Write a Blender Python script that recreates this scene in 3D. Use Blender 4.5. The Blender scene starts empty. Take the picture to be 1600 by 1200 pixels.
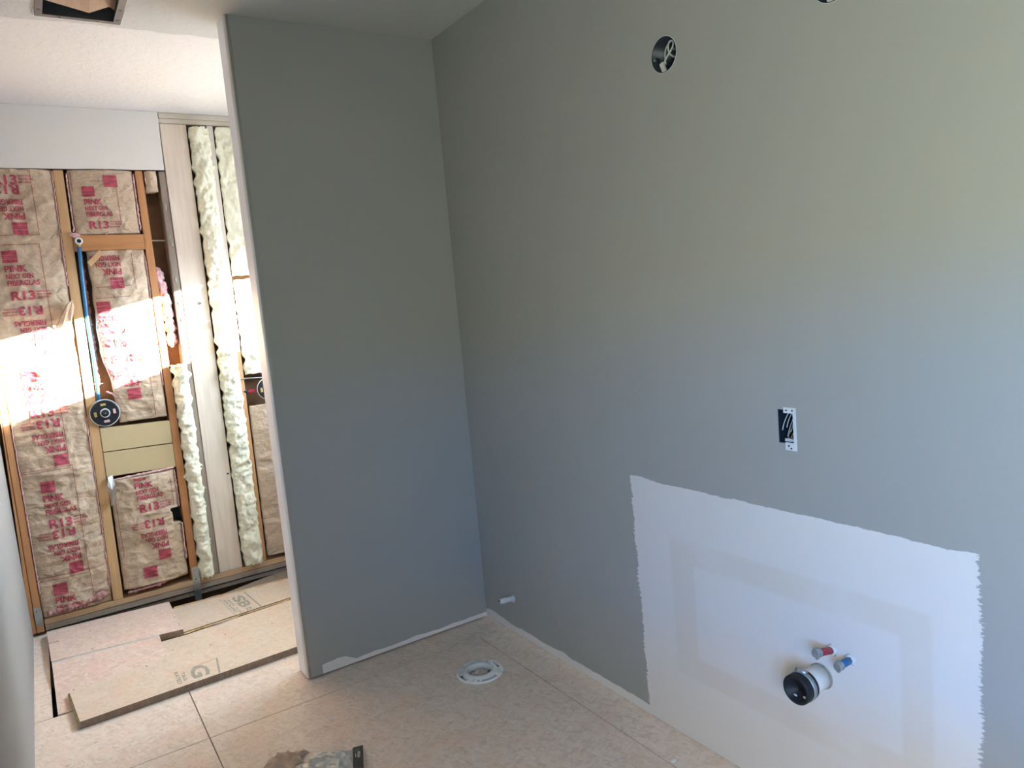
import bpy, bmesh, math, random
from mathutils import Vector, Matrix, noise

random.seed(7)
sc = bpy.context.scene
COL = sc.collection

# ------------------------------------------------------------------ camera
FOC = 1153.55                       # focal length in pixels of a 1600 px frame
YAW, PITCH, ROLL = -0.569375, -0.117378, -0.088791
CAM = Vector((-1.5129, -2.734236, 1.387960))
CEIL = 2.44                         # ceiling height
DF = 1.3283                         # front face of the stud wall at the far side of the alcove
PW, PT = 0.806227, 0.115            # length and thickness of the partition
XL = -1.693                         # left wall

_f = Vector((-math.sin(YAW)*math.cos(PITCH), math.cos(YAW)*math.cos(PITCH), math.sin(PITCH)))
_r0 = Vector((math.cos(YAW), math.sin(YAW), 0)); _u0 = _r0.cross(_f)
_r = math.cos(ROLL)*_r0 + math.sin(ROLL)*_u0
_u = -math.sin(ROLL)*_r0 + math.cos(ROLL)*_u0

def W(u, v, ax, val):
    """measured point of the photo -> place on a plane of the room"""
    d = _f + _r*((u-800)/FOC) - _u*((v-600)/FOC)
    t = (val-CAM[ax])/d[ax]
    return CAM + d*t
def WF(u, v, dy=0.0): return W(u, v, 1, DF+dy)
def WZ(u, v, z=0.0): return W(u, v, 2, z)
def WR(u, v): return W(u, v, 0, 0.0)

cam = bpy.data.cameras.new('camera'); camo = bpy.data.objects.new('camera', cam); COL.objects.link(camo)
M3 = Matrix((_r, _u, -_f)).transposed()
camo.matrix_world = Matrix.Translation(CAM) @ M3.to_4x4()
cam.sensor_fit = 'HORIZONTAL'; cam.sensor_width = 36; cam.lens = FOC*36/1600
cam.clip_start = 0.02
sc.camera = camo

# ------------------------------------------------------------------ view, world, lights
sc.view_settings.view_transform = 'Standard'; sc.view_settings.look = 'None'
sc.view_settings.gamma = 1; sc.view_settings.use_curve_mapping = False
sc.view_settings.exposure = 2.65
sc.cycles.use_denoising = True
sc.cycles.max_bounces = 10; sc.cycles.diffuse_bounces = 7
sc.cycles.sample_clamp_indirect = 12

wd = bpy.data.worlds.new('outdoors'); sc.world = wd; wd.use_nodes = True
nt = wd.node_tree; nt.nodes.clear()
wo = nt.nodes.new('ShaderNodeOutputWorld'); bg = nt.nodes.new('ShaderNodeBackground')
tc = nt.nodes.new('ShaderNodeTexCoord'); sx = nt.nodes.new('ShaderNodeSeparateXYZ'); rp = nt.nodes.new('ShaderNodeValToRGB')
mr = nt.nodes.new('ShaderNodeMapRange'); mr.inputs[1].default_value = -1; mr.inputs[2].default_value = 1
nt.links.new(tc.outputs['Generated'], sx.inputs[0]); nt.links.new(sx.outputs[2], mr.inputs[0]); nt.links.new(mr.outputs[0], rp.inputs[0])
K = 13.0
def stops(c_, st):
    while len(c_.elements) > 2: c_.elements.remove(c_.elements[1])
    c_.elements[0].position, a_ = st[0]; c_.elements[1].position, b_ = st[-1]
    c_.elements[0].color = (*[x/K for x in a_], 1); c_.elements[1].color = (*[x/K for x in b_], 1)
    for p, c in st[1:-1]:
        e = c_.elements.new(p); e.color = (*[x/K for x in c], 1)
# ground and trees up to a few degrees, deep blue sky low down, paler and dimmer sky higher up
cr = rp.color_ramp; stops(cr, [(0, (2.3, 2.5, 2.15)), (.557, (2.2, 2.5, 2.15)), (.56, (.5, 2.8, 7.8)), (.605, (.5, 2.8, 7.8)), (.625, (2.0, 2.3, 2.8)), (1.0, (2.0, 2.3, 2.8))])
bg.inputs[1].default_value = K
# the side of the sun is much brighter: hazy bright sky above sunlit ground
r2 = nt.nodes.new('ShaderNodeMapRange'); r2.interpolation_type = 'SMOOTHSTEP'; r2.inputs[1].default_value = -.05; r2.inputs[2].default_value = .45
nt.links.new(sx.outputs[0], r2.inputs[0])
rs = nt.nodes.new('ShaderNodeValToRGB'); nt.links.new(mr.outputs[0], rs.inputs[0])
c2 = rs.color_ramp; stops(c2, [(0, (1.85, 2.0, 2.45)), (.50, (1.85, 2.0, 2.45)), (.51, (5.9, 7.4, 8.8)), (1.0, (5.8, 7.4, 9.0))])
gain = nt.nodes.new('ShaderNodeVectorMath'); gain.operation = 'SCALE'; gain.inputs['Scale'].default_value = 1.0
nt.links.new(rs.outputs[0], gain.inputs[0])
mx = nt.nodes.new('ShaderNodeMix'); mx.data_type = 'RGBA'; mx.clamp_result = False
nt.links.new(r2.outputs[0], mx.inputs[0]); nt.links.new(rp.outputs[0], mx.inputs[6]); nt.links.new(gain.outputs[0], mx.inputs[7])
nt.links.new(mx.outputs[2], bg.inputs[0]); nt.links.new(bg.outputs[0], wo.inputs[0])

sun = bpy.data.lights.new('sun', 'SUN'); sun.energy = 24; sun.angle = math.radians(.6); sun.color = (1, .93, .86)
suno = bpy.data.objects.new('sun', sun); COL.objects.link(suno)
SUN = Vector((-1, .62, -.228)).normalized()
suno.rotation_euler = SUN.to_track_quat('-Z', 'Y').to_euler(); suno.location = (6, -3, 4)

# openings: main window in the left wall behind the camera, small shower window in the right wall
MW = (-3.95, -2.70, 0.70, 1.75)      # y0 y1 z0 z1
SW = (0.125, 1.11, 1.372, 1.825)
def portal(name, loc, rot, sx_, sy_):
    l = bpy.data.lights.new(name, 'AREA'); l.shape = 'RECTANGLE'; l.size = sx_; l.size_y = sy_; l.cycles.is_portal = True
    o = bpy.data.objects.new(name, l); COL.objects.link(o); o.location = loc; o.rotation_euler = rot
portal('main_window_portal', (XL-.13, (MW[0]+MW[1])/2, (MW[2]+MW[3])/2), (0, -math.pi/2, 0), MW[3]-MW[2], MW[1]-MW[0])
portal('shower_window_portal', (.13, (SW[0]+SW[1])/2, (SW[2]+SW[3])/2), (0, math.pi/2, 0), SW[3]-SW[2], SW[1]-SW[0])

# ------------------------------------------------------------------ material helpers
class NT:
    def __init__(s, name):
        s.m = bpy.data.materials.new(name); s.m.use_nodes = True
        s.t = s.m.node_tree; s.b = s.t.nodes['Principled BSDF']
        s.tc = s.t.nodes.new('ShaderNodeNewGeometry')
    def n(s, typ, **kw):
        nd = s.t.nodes.new(typ)
        for k, v in kw.items():
            if k.startswith('i_'):
                k2 = k[2:]; nd.inputs[int(k2) if k2.isdigit() else k2].default_value = v
            else: setattr(nd, k, v)
        return nd
    def l(s, a, b): s.t.links.new(a, b)
    @property
    def pos(s): return s.tc.outputs['Position']
    def scaled(s, vec, rot=(0, 0, 0), src=None):
        mp = s.n('ShaderNodeMapping'); mp.inputs['Rotation'].default_value = rot
        if any(rot): mp.vector_type = 'TEXTURE'; vec = tuple(1/max(c, 1e-3) for c in vec)   # turn first, stretch after
        mp.inputs['Scale'].default_value = vec
        s.l(src or s.pos, mp.inputs[0]); return mp.outputs[0]
    def noise(s, scale, detail=4, rough=.55, vec=None, dist=0.0):
        nd = s.n('ShaderNodeTexNoise'); nd.inputs['Scale'].default_value = scale; nd.inputs['Detail'].default_value = detail
        nd.inputs['Roughness'].default_value = rough; nd.inputs['Distortion'].default_value = dist
        s.l(vec or s.pos, nd.inputs['Vector']); return nd.outputs['Fac']
    def ramp(s, fac, stops):
        r = s.n('ShaderNodeValToRGB'); c = r.color_ramp
        c.elements[0].position, c.elements[0].color = stops[0][0], (*stops[0][1], 1)
        c.elements[1].position, c.elements[1].color = stops[-1][0], (*stops[-1][1], 1)
        for p, q in stops[1:-1]: e = c.elements.new(p); e.color = (*q, 1)
        s.l(fac, r.inputs[0]); return r.outputs[0]
    def math(s, op, a, b=None, c=None, clamp=False):
        nd = s.n('ShaderNodeMath', operation=op); nd.use_clamp = clamp
        for i, x in enumerate((a, b, c)):
            if x is None: continue
            if isinstance(x, (int, float)): nd.inputs[i].default_value = x
            else: s.l(x, nd.inputs[i])
        return nd.outputs[0]
    def mix(s, fac, a, b, blend='MIX'):
        nd = s.n('ShaderNodeMix', data_type='RGBA', blend_type=blend)
        for i, x in ((0, fac), (6, a), (7, b)):
            if isinstance(x, (int, float)): nd.inputs[i].default_value = x
            elif isinstance(x, tuple): nd.inputs[i].default_value = (*x, 1) if len(x) == 3 else x
            else: s.l(x, nd.inputs[i])
        return nd.outputs[2]
    def col(s, x):
        if isinstance(x, tuple): s.b.inputs['Base Color'].default_value = (*x, 1)
        else: s.l(x, s.b.inputs['Base Color'])
    def rough(s, v, spec=.5): s.b.inputs['Roughness'].default_value = v; s.b.inputs['Specular IOR Level'].default_value = spec
    def bump(s, h, strength=.3, dist=.002):
        b = s.n('ShaderNodeBump'); b.inputs['Strength'].default_value = strength; b.inputs['Distance'].default_value = dist
        s.l(h, b.inputs['Height']); s.l(b.outputs[0], s.b.inputs['Normal'])
    def xyz(s):
        x = s.n('ShaderNodeSeparateXYZ'); s.l(s.pos, x.inputs[0]); return x.outputs

def flat(name, c, rough=.6, spec=.4, metal=0, nscale=None, amt=.12, bump=None):
    m = NT(name)
    if nscale:
        f = m.noise(nscale)
        m.col(m.ramp(f, [(.3, tuple(x*(1-amt) for x in c)), (.7, tuple(min(1, x*(1+amt)) for x in c))]))
    else: m.col(c)
    m.rough(rough, spec); m.b.inputs['Metallic'].default_value = metal
    if bump: m.bump(m.noise(bump[0]), bump[1], bump[2])
    return m.m

PAINT = (.382, .382, .357)
PRIMER = (.78, .755, .72)
def wall_bump(m, k=.25):
    h = m.math('ADD', m.math('MULTIPLY', m.noise(130, 2), .6), m.noise(420, 2))
    m.bump(h, k, .0012)
def smooth(m, v, lo, hi):
    nd = m.n('ShaderNodeMapRange', interpolation_type='SMOOTHSTEP'); nd.inputs[1].default_value = lo; nd.inputs[2].default_value = hi
    m.l(v, nd.inputs[0]); return nd.outputs[0]

def mat_wall_right():
    m = NT('greige_paint_with_primer_patch'); X, Y, Z = m.xyz()
    fine = m.math('MULTIPLY', m.math('SUBTRACT', m.noise(60, 5, .75, m.scaled((1, .45, 2.4))), .5), .045)
    broad = m.math('MULTIPLY', m.math('SUBTRACT', m.noise(7, 2), .5), .03)
    wob = m.math('ADD', fine, broad)
    # signed distances: positive inside the primer patch
    slant = m.math('MULTIPLY_ADD', m.math('SUBTRACT', Z, .4), .02, -1.018)
    dl = m.math('ADD', m.math('SUBTRACT', slant, Y), wob)
    dr = m.math('ADD', m.math('ADD', Y, 2.033), m.math('MULTIPLY', wob, 1.2))
    tw = m.math('MULTIPLY', m.math('SUBTRACT', m.noise(3.2, 2, .5, m.scaled((0, 1, 0))), .5), .04)
    tf = m.math('MULTIPLY', fine, .35)
    dt = m.math('ADD', m.math('ADD', m.math('SUBTRACT', .797, Z), tw), tf)
    patch = m.math('GREATER_THAN', m.math('MINIMUM', m.math('MINIMUM', dl, dr), dt), 0.0)
    # bare strip along the floor
    edge = m.math('MULTIPLY_ADD', m.math('SUBTRACT', m.noise(6, 3, .5, m.scaled((0, 1, 0))), .5), .05, .038)
    strip = m.math('LESS_THAN', Z, edge)
    mask = m.math('MAXIMUM', patch, strip)
    # dried joint compound band showing through the primer
    def band(lo, hi, v):
        a = smooth(m, v, lo-.012, lo+.004); b = smooth(m, v, hi-.004, hi+.012)
        return m.math('SUBTRACT', a, b)
    iny = band(-1.93, -1.17, Y); inz = band(.215, .635, Z)
    iny2 = band(-1.86, -1.26, Y); inz2 = band(.285, .565, Z)
    ring = m.math('MULTIPLY', m.math('MULTIPLY', iny, inz), m.math('SUBTRACT', 1.0, m.math('MULTIPLY', iny2, inz2)))
    ring = m.math('MULTIPLY', ring, smooth(m, m.noise(5, 3), .2, .55))
    pr = m.mix(m.math('MULTIPLY', ring, .42), m.mix(m.noise(3.5), (.745, .72, .69), PRIMER), (.68, .61, .52))
    smg = m.math('GREATER_THAN', m.noise(38, 3, .6, m.scaled((1, 1, .35))), .775)
    pr = m.mix(m.math('MULTIPLY', smg, .35), pr, (.45, .44, .42))
    pt = m.mix(m.noise(2.2), tuple(x*.975 for x in PAINT), tuple(x*1.025 for x in PAINT))
    m.col(m.mix(mask, pt, pr)); m.rough(.42, .5)
    m.l(m.math('MULTIPLY_ADD', mask, .22, .42), m.b.inputs['Roughness'])
    wall_bump(m); return m.m
def mat_partition():
    m = NT('greige_paint_on_partition'); X, Y, Z = m.xyz()
    edge = m.math('MULTIPLY_ADD', m.math('SUBTRACT', m.noise(7, 3, .5, m.scaled((1, 0, 0))), .5), .03, .024)
    edge = m.math('ADD', edge, m.math('MULTIPLY', smooth(m, X, -.60, -.66), .022))
    s = m.math('MULTIPLY', m.math('LESS_THAN', Z, edge), m.math('GREATER_THAN', X, -.745))
    s = m.math('MULTIPLY', s, m.math('LESS_THAN', Y, .002))
    pt = m.mix(m.noise(2.2), tuple(x*.975 for x in PAINT), tuple(x*1.025 for x in PAINT))
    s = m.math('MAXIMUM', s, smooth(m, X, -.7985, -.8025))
    e_ = smooth(m, X, -.7985, -.8025)  # white primed end face, brightened and cooled in colour for the alcove light
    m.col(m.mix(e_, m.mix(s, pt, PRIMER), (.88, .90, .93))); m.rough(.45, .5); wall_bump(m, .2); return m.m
def mat_ceiling():
    m = NT('white_textured_ceiling'); X, Y, Z = m.xyz()
    b = m.math('MULTIPLY_ADD', m.math('SUBTRACT', m.noise(5, 3), .5), .10, .25)
    new = smooth(m, m.math('SUBTRACT', Y, b), -.006, .006)
    m.col(m.mix(new, (.54, .54, .52), (.70, .685, .665))); m.rough(.75, .3)
    h = m.ramp(m.noise(26, 4, .6, None, .6), [(.42, (0, 0, 0)), (.58, (1, 1, 1))])
    m.bump(m.math('ADD', h, m.math('MULTIPLY', m.noise(180, 2), .5)), .35, .003); return m.m
def mat_osb(name, c0, c1, c2, contrast=.5, dark=.35):
    """pressed wood strand board, sanded"""
    m = NT(name)
    big = m.noise(9, 3)
    def layer(rot, seed):
        wv = m.scaled((19, 70, 20), (0, 0, rot)); v = m.n('ShaderNodeTexVoronoi', i_Scale=1.0, i_Randomness=1.0)
        ns = m.n('ShaderNodeTexNoise', i_Scale=.35, i_Detail=2.0); m.l(wv, ns.inputs['Vector'])
        ad = m.n('ShaderNodeVectorMath', operation='MULTIPLY_ADD'); ad.inputs[1].default_value = (5, 5, 5)
        ns.inputs['Scale'].default_value = .5; m.l(ns.outputs['Color'], ad.inputs[0]); m.l(wv, ad.inputs[2]); m.l(ad.outputs[0], v.inputs['Vector'])
        sep = m.n('ShaderNodeSeparateXYZ'); m.l(v.outputs['Color'], sep.inputs[0]); return sep.outputs[seed], v.outputs['Distance']
    a, da = layer(.35, 0); b, db = layer(-1.0, 1); c, dc = layer(1.9, 2)
    s = smooth(m, m.noise(26, 3), .46, .54)
    s2 = smooth(m, m.noise(34, 3, .5, m.scaled((1.1, .9, 1))), .50, .58)
    mix1 = m.n('ShaderNodeMix', data_type='FLOAT'); m.l(s, mix1.inputs[0]); m.l(a, mix1.inputs[2]); m.l(b, mix1.inputs[3])
    mix2 = m.n('ShaderNodeMix', data_type='FLOAT'); m.l(s2, mix2.inputs[0]); m.l(mix1.outputs[0], mix2.inputs[2]); m.l(c, mix2.inputs[3])
    v = m.math('ADD', m.math('MULTIPLY', mix2.outputs[0], contrast), m.math('MULTIPLY', m.noise(60, 5, .7), 1-contrast))
    col = m.ramp(v, [(.18, c0), (.5, c1), (.85, c2)])
    col = m.mix(m.math('MULTIPLY', smooth(m, big, .45, .7), .35), col, tuple(x*y for x, y in zip(c1, (1.06, .88, .82))))
    sp = smooth(m, m.noise(95, 3, .6, m.scaled((.6, 1.6, 1), (0, 0, .5))), .70, .76)
    col = m.mix(m.math('MULTIPLY', sp, dark), col, tuple(x*.35 for x in c0))
    lt = smooth(m, m.noise(48, 3, .6, m.scaled((1.8, .5, 1), (0, 0, .7))), .68, .74)
    col = m.mix(m.math('MULTIPLY', lt, .35), col, (.72, .66, .58))
    m.col(col); m.rough(.62, .35)
    m.bump(m.noise(140, 4), .15, .001); return m.m
def mat_wood(name, c0, c1, axis=2, rough=.6, knots=0.0, scale=1.0):
    m = NT(name); sc_ = [22*scale, 22*scale, 22*scale]; sc_[axis] = 1.3*scale
    f = m.noise(1.6, 5, .6, m.scaled(tuple(sc_)), .8)
    g = m.noise(7, 3, .6, m.scaled(tuple(sc_)))
    v = m.math('ADD', m.math('MULTIPLY', f, .7), m.math('MULTIPLY', g, .3))
    col = m.ramp(v, [(.3, c0), (.65, c1)])
    if knots:
        kn = smooth(m, m.noise(30, 3, .6), .70, .78); col = m.mix(m.math('MULTIPLY', kn, knots), col, tuple(x*.3 for x in c0))
    m.col(col); m.rough(rough, .3); m.bump(v, .2, .001); return m.m
def mat_kraft():
    m = NT('brown_kraft_facing')
    f = m.noise(9, 4); g = m.noise(90, 3, .7)
    v = m.math('ADD', m.math('MULTIPLY', f, .6), m.math('MULTIPLY', g, .4))
    col = m.ramp(v, [(.3, (.46, .34, .235)), (.7, (.61, .465, .33))])
    m.col(col); m.rough(.5, .45)
    cr1 = m.n('ShaderNodeTexVoronoi', feature='DISTANCE_TO_EDGE', i_Scale=1.0)
    ns = m.n('ShaderNodeTexNoise', i_Scale=9.0, i_Detail=3.0); m.l(m.pos, ns.inputs['Vector'])
    ad = m.n('ShaderNodeVectorMath', operation='MULTIPLY_ADD'); ad.inputs[1].default_value = (2.2, 2.2, 2.2)
    m.l(ns.outputs['Color'], ad.inputs[0]); m.l(m.scaled((9, 9, 16)), ad.inputs[2]); m.l(ad.outputs[0], cr1.inputs['Vector'])
    cre = m.math('MINIMUM', cr1.outputs['Distance'], .22)
    h = m.math('ADD', m.math('MULTIPLY', cre, 2.5), m.math('MULTIPLY', m.noise(40, 4, .6, m.scaled((1, 1, 2))), .9))
    m.bump(h, .6, .008); return m.m
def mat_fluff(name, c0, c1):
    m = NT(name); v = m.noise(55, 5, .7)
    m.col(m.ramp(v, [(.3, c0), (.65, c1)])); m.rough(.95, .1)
    m.b.inputs['Subsurface Weight'].default_value = 0.0
    m.bump(m.math('ADD', m.noise(120, 4, .7), m.noise(35, 3, .6)), .7, .006); return m.m

MT = {}
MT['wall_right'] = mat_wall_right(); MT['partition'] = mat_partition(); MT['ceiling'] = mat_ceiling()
MT['wall_left'] = (lambda m: (m.col((.34, .345, .34)), m.rough(.6, .4), wall_bump(m, .2), m.m)[-1])(NT('pale_wall_paint'))
MT['header'] = (lambda m: (m.col((.76, .73, .68)), m.rough(.7, .3), wall_bump(m, .12), m.m)[-1])(NT('bare_pale_drywall'))
MT['floor'] = mat_osb('worn_strand_board_floor', (.60, .485, .395), (.75, .64, .55), (.84, .75, .67), .4, .5)
MT['board'] = mat_osb('pale_sanded_board', (.56, .45, .35), (.67, .56, .455), (.74, .65, .54), .3, .2)
MT['board_pink'] = mat_osb('pinkish_sanded_board', (.58, .44, .365), (.71, .56, .48), (.80, .68, .60), .4, .2)
MT['board_edge'] = mat_osb('board_edge_core', (.30, .22, .10), (.42, .33, .16), (.50, .41, .22), .5, .3)
MT['orange_wood'] = mat_wood('orange_toned_lumber', (.46, .21, .085), (.58, .29, .13), 2, .6, .5)
MT['tan_wood'] = mat_wood('golden_tan_lumber', (.50, .30, .135), (.62, .40, .21), 2, .6, .5)
MT['orange_wood_h'] = mat_wood('orange_toned_block', (.44, .20, .08), (.56, .28, .12), 0, .6, .5)
MT['plate_wood'] = mat_wood('tan_plate_lumber', (.50, .31, .17), (.66, .45, .27), 0, .6, .6)
MT['grey_wood'] = mat_wood('weathered_grey_lumber', (.22, .165, .125), (.34, .275, .22), 2, .8, .6)
MT['pale_wood'] = mat_wood('whitewashed_plank', (.62, .51, .41), (.76, .66, .55), 2, .7, .35)
MT['pale_plate'] = mat_wood('whitewashed_plate', (.55, .49, .40), (.64, .58, .49), 0, .7, .2)
MT['core_wood'] = mat_wood('splintered_tongue', (.55, .33, .18), (.68, .46, .26), 0, .7, .6)
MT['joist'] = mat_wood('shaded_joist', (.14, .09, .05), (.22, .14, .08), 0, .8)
MT['tan_block'] = flat('smooth_tan_block', (.53, .415, .235), .5, .4, 0, 3, .05)
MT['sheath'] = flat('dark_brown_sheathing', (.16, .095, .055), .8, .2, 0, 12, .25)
MT['dark'] = flat('dark_void', (.02, .018, .016), .9, .1)
MT['kraft'] = mat_kraft()
MT['ink'] = flat('red_pink_ink', (.42, .068, .10), .6, .3, 0, 60, .22)
MT['ink_line'] = flat('thin_red_ink', (.33, .09, .07), .6, .3)
MT['white_fluff'] = mat_fluff('off_white_fiberglass', (.80, .77, .58), (.92, .89, .71))
MT['pink_fluff'] = mat_fluff('pink_fiberglass', (.62, .33, .34), (.84, .56, .55))
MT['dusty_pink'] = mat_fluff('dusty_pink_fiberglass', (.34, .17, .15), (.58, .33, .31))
MT['steel'] = flat('galvanised_steel', (.42, .44, .45), .38, .5, .85, 25, .12)
MT['vent_metal'] = flat('grey_vent_metal', (.13, .135, .145), .5, .4, .5, 20, .1)
MT['black'] = flat('black_plastic', (.014, .016, .020), .5, .3)
MT['navy'] = flat('dark_blue_box_plastic', (.012, .02, .032), .4, .5)
MT['pex'] = flat('blue_plastic_pipe', (.035, .20, .43), .32, .5)
MT['brass'] = flat('brass', (.66, .50, .18), .35, .5, .55)
MT['chrome'] = flat('chrome', (.6, .62, .64), .2, .5, .9)
MT['dull_zinc'] = flat('dull_zinc_cap', (.36, .40, .41), .4, .5, .6, 60, .1)
MT['red'] = flat('red_tube', (.38, .03, .05), .4, .5, 0, 80, .15)
MT['blue'] = flat('blue_tube', (.02, .13, .31), .4, .5, 0, 80, .15)
MT['white_plastic'] = flat('white_plastic', (.74, .76, .76), .35, .5, 0, 20, .04)
MT['pvc'] = flat('white_pvc', (.74, .75, .73), .35, .5, 0, 30, .04)
MT['plaster'] = flat('white_plaster', (.70, .71, .71), .8, .3, 0, 40, .06)
MT['cable'] = flat('white_cable_sheath', (.62, .61, .57), .45, .5)
MT['copper'] = flat('bare_wire', (.55, .42, .22), .35, .5, .7)
MT['card'] = mat_wood('brown_cardboard', (.42, .29, .19), (.52, .38, .27), 1, .75)
MT['brown_paper'] = flat('crumpled_brown_paper', (.48, .365, .285), .8, .3, 0, 30, .2, (60, .5, .003))
MT['film'] = flat('milky_plastic_film', (.50, .50, .475), .25, .6, 0, 30, .15, (45, .5, .003))
MT['label_dark'] = flat('dark_green_label', (.022, .030, .026), .4, .5)
MT['label_green'] = flat('muted_green_print', (.06, .11, .075), .5, .5)
MT['label_white'] = flat('white_print', (.62, .63, .61), .5, .4)
MT['stamp'] = flat('grey_stamp_ink', (.36, .335, .27), .7, .3, 0, 90, .25)
MT['tissue'] = flat('crumpled_pink_white_paper', (.55, .46, .44), .8, .3, 0, 90, .25)
MT['caulk'] = flat('dirty_caulk', (.38, .345, .27), .7, .3, 0, 90, .3)

# ------------------------------------------------------------------ mesh helpers
def wl(o):
    v = Vector((0, 0, 0))
    while o is not None: v = v + o.location; o = o.parent
    return v
def obj(name, bm, mats, parent=None, smooth=False):
    """link a bmesh given in room coordinates as one mesh object"""
    me = bpy.data.meshes.new(name)
    if parent is not None: bm.transform(Matrix.Translation(-wl(parent)))
    bmesh.ops.recalc_face_normals(bm, faces=bm.faces)
    bm.to_mesh(me); bm.free()
    for m in (mats if isinstance(mats, (list, tuple)) else [mats]): me.materials.append(MT[m] if isinstance(m, str) else m)
    if smooth:
        for p in me.polygons: p.use_smooth = True
    o = bpy.data.objects.new(name, me); COL.objects.link(o)
    if parent is not None: o.parent = parent
    return o
def tag(o, label, cat, group=None, kind=None):
    o['label'] = label; o['category'] = cat
    if group: o['group'] = group
    if kind: o['kind'] = kind
    return o
def thing(name, loc, label, cat, group=None):
    o = bpy.data.objects.new(name, None); o.empty_display_size = .05; o.location = loc; COL.objects.link(o)
    return tag(o, label, cat, group)
def struct(name, bm, mats, smooth=False, parent=None):
    o = obj(name, bm, mats, parent, smooth)
    if parent is None: o['kind'] = 'structure'
    return o
def NB(): return bmesh.new()
def box(bm, a, b, mi=0, bevel=0):
    a, b = Vector(a), Vector(b)
    r = bmesh.ops.create_cube(bm, size=1)
    for v in r['verts']:
        v.co = Vector(((a.x+b.x)/2+v.co.x*(b.x-a.x), (a.y+b.y)/2+v.co.y*(b.y-a.y), (a.z+b.z)/2+v.co.z*(b.z-a.z)))
    fs = {f for v in r['verts'] for f in v.link_faces}
    for f in fs: f.material_index = mi
    if bevel:
        es = {e for v in r['verts'] for e in v.link_edges}
        bmesh.ops.bevel(bm, geom=list(es), offset=bevel, segments=2, affect='EDGES', profile=.5)
    return bm
def prism(bm, pts, off, mi=0, mi_side=None):
    """closed solid from a polygon and an offset vector"""
    pts = [Vector(p) for p in pts]; off = Vector(off)
    a = [bm.verts.new(p) for p in pts]; b = [bm.verts.new(p+off) for p in pts]
    f1 = bm.faces.new(a); f2 = bm.faces.new(b[::-1]); f1.material_index = mi; f2.material_index = mi
    n = len(pts)
    for i in range(n):
        f = bm.faces.new((a[i], b[i], b[(i+1) % n], a[(i+1) % n])); f.material_index = mi if mi_side is None else mi_side
    return bm
def tube(bm, pts, rad, seg=12, cap=True, mi=0):
    pts = [Vector(p) for p in pts]; n = len(pts)
    rads = rad if isinstance(rad, (list, tuple)) else [rad]*n
    rings = []; up = None
    for i, p in enumerate(pts):
        t = (pts[min(i+1, n-1)]-pts[max(i-1, 0)])
        t = t.normalized() if t.length > 1e-9 else Vector((0, 0, 1))
        if up is None: up = t.orthogonal().normalized()
        else: up = (up-t*up.dot(t)); up = up.normalized() if up.length > 1e-6 else t.orthogonal().normalized()
        s = t.cross(up)
        rings.append([bm.verts.new(p+(up*math.cos(2*math.pi*k/seg)+s*math.sin(2*math.pi*k/seg))*rads[i]) for k in range(seg)])
    for i in range(n-1):
        for k in range(seg):
            f = bm.faces.new((rings[i][k], rings[i][(k+1) % seg], rings[i+1][(k+1) % seg], rings[i+1][k])); f.material_index = mi
    if cap:
        for r in (rings[0][::-1], rings[-1]):
            f = bm.faces.new(r); f.material_index = mi
    return bm
def lathe(bm, prof, origin, axis, seg=48, mi=0):
    """revolve a closed profile [(r, h)] about axis through origin"""
    axis = Vector(axis).normalized(); a = axis.orthogonal().normalized(); b = axis.cross(a); origin = Vector(origin)
    rings = []
    for k in range(seg):
        c, s = math.cos(2*math.pi*k/seg), math.sin(2*math.pi*k/seg)
        rings.append([bm.verts.new(origin+axis*h+(a*c+b*s)*r) for r, h in prof])
    n = len(prof)
    for k in range(seg):
        for i in range(n):
            f = bm.faces.new((rings[k][i], rings[(k+1) % seg][i], rings[(k+1) % seg][(i+1) % n], rings[k][(i+1) % n])); f.material_index = mi
    return bm
def cut(o, *bms):
    """subtract solids (room coordinates) from a mesh object"""
    for bm in bms:
        bm.transform(Matrix.Translation(-wl(o)))
        bmesh.ops.recalc_face_normals(bm, faces=bm.faces)
        me = bpy.data.meshes.new('cutter'); bm.to_mesh(me); bm.free()
        c = bpy.data.objects.new('cutter', me); COL.objects.link(c); c.location = wl(o)
        md = o.modifiers.new('cut', 'BOOLEAN'); md.operation = 'DIFFERENCE'; md.object = c; md.solver = 'EXACT'
        bpy.context.view_layer.update()
        dg = bpy.context.evaluated_depsgraph_get()
        new = bpy.data.meshes.new_from_object(o.evaluated_get(dg))
        o.modifiers.clear(); old = o.data; o.data = new; bpy.data.meshes.remove(old)
        bpy.data.objects.remove(c); bpy.data.meshes.remove(me)
def N(x, y, z): return noise.noise(Vector((x, y, z)))
def ridge(x, y, z): return 1-abs(N(x, y, z))*2
def blob(bm, c, r, seed=0, amp=.35, freq=3.0, sub=3, scale=(1, 1, 1)):
    res = bmesh.ops.create_icosphere(bm, subdivisions=sub, radius=1)
    for v in res['verts']:
        d = v.co.normalized(); k = 1+amp*N(d.x*freq+seed, d.y*freq, d.z*freq)+amp*.5*N(d.x*freq*2.7, d.y*freq*2.7+seed, d.z*freq*2.7)
        v.co = Vector(c)+Vector((d.x*scale[0], d.y*scale[1], d.z*scale[2]))*r*k
    return bm

# ------------------------------------------------------------------ room shell
YB = -4.7
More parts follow.
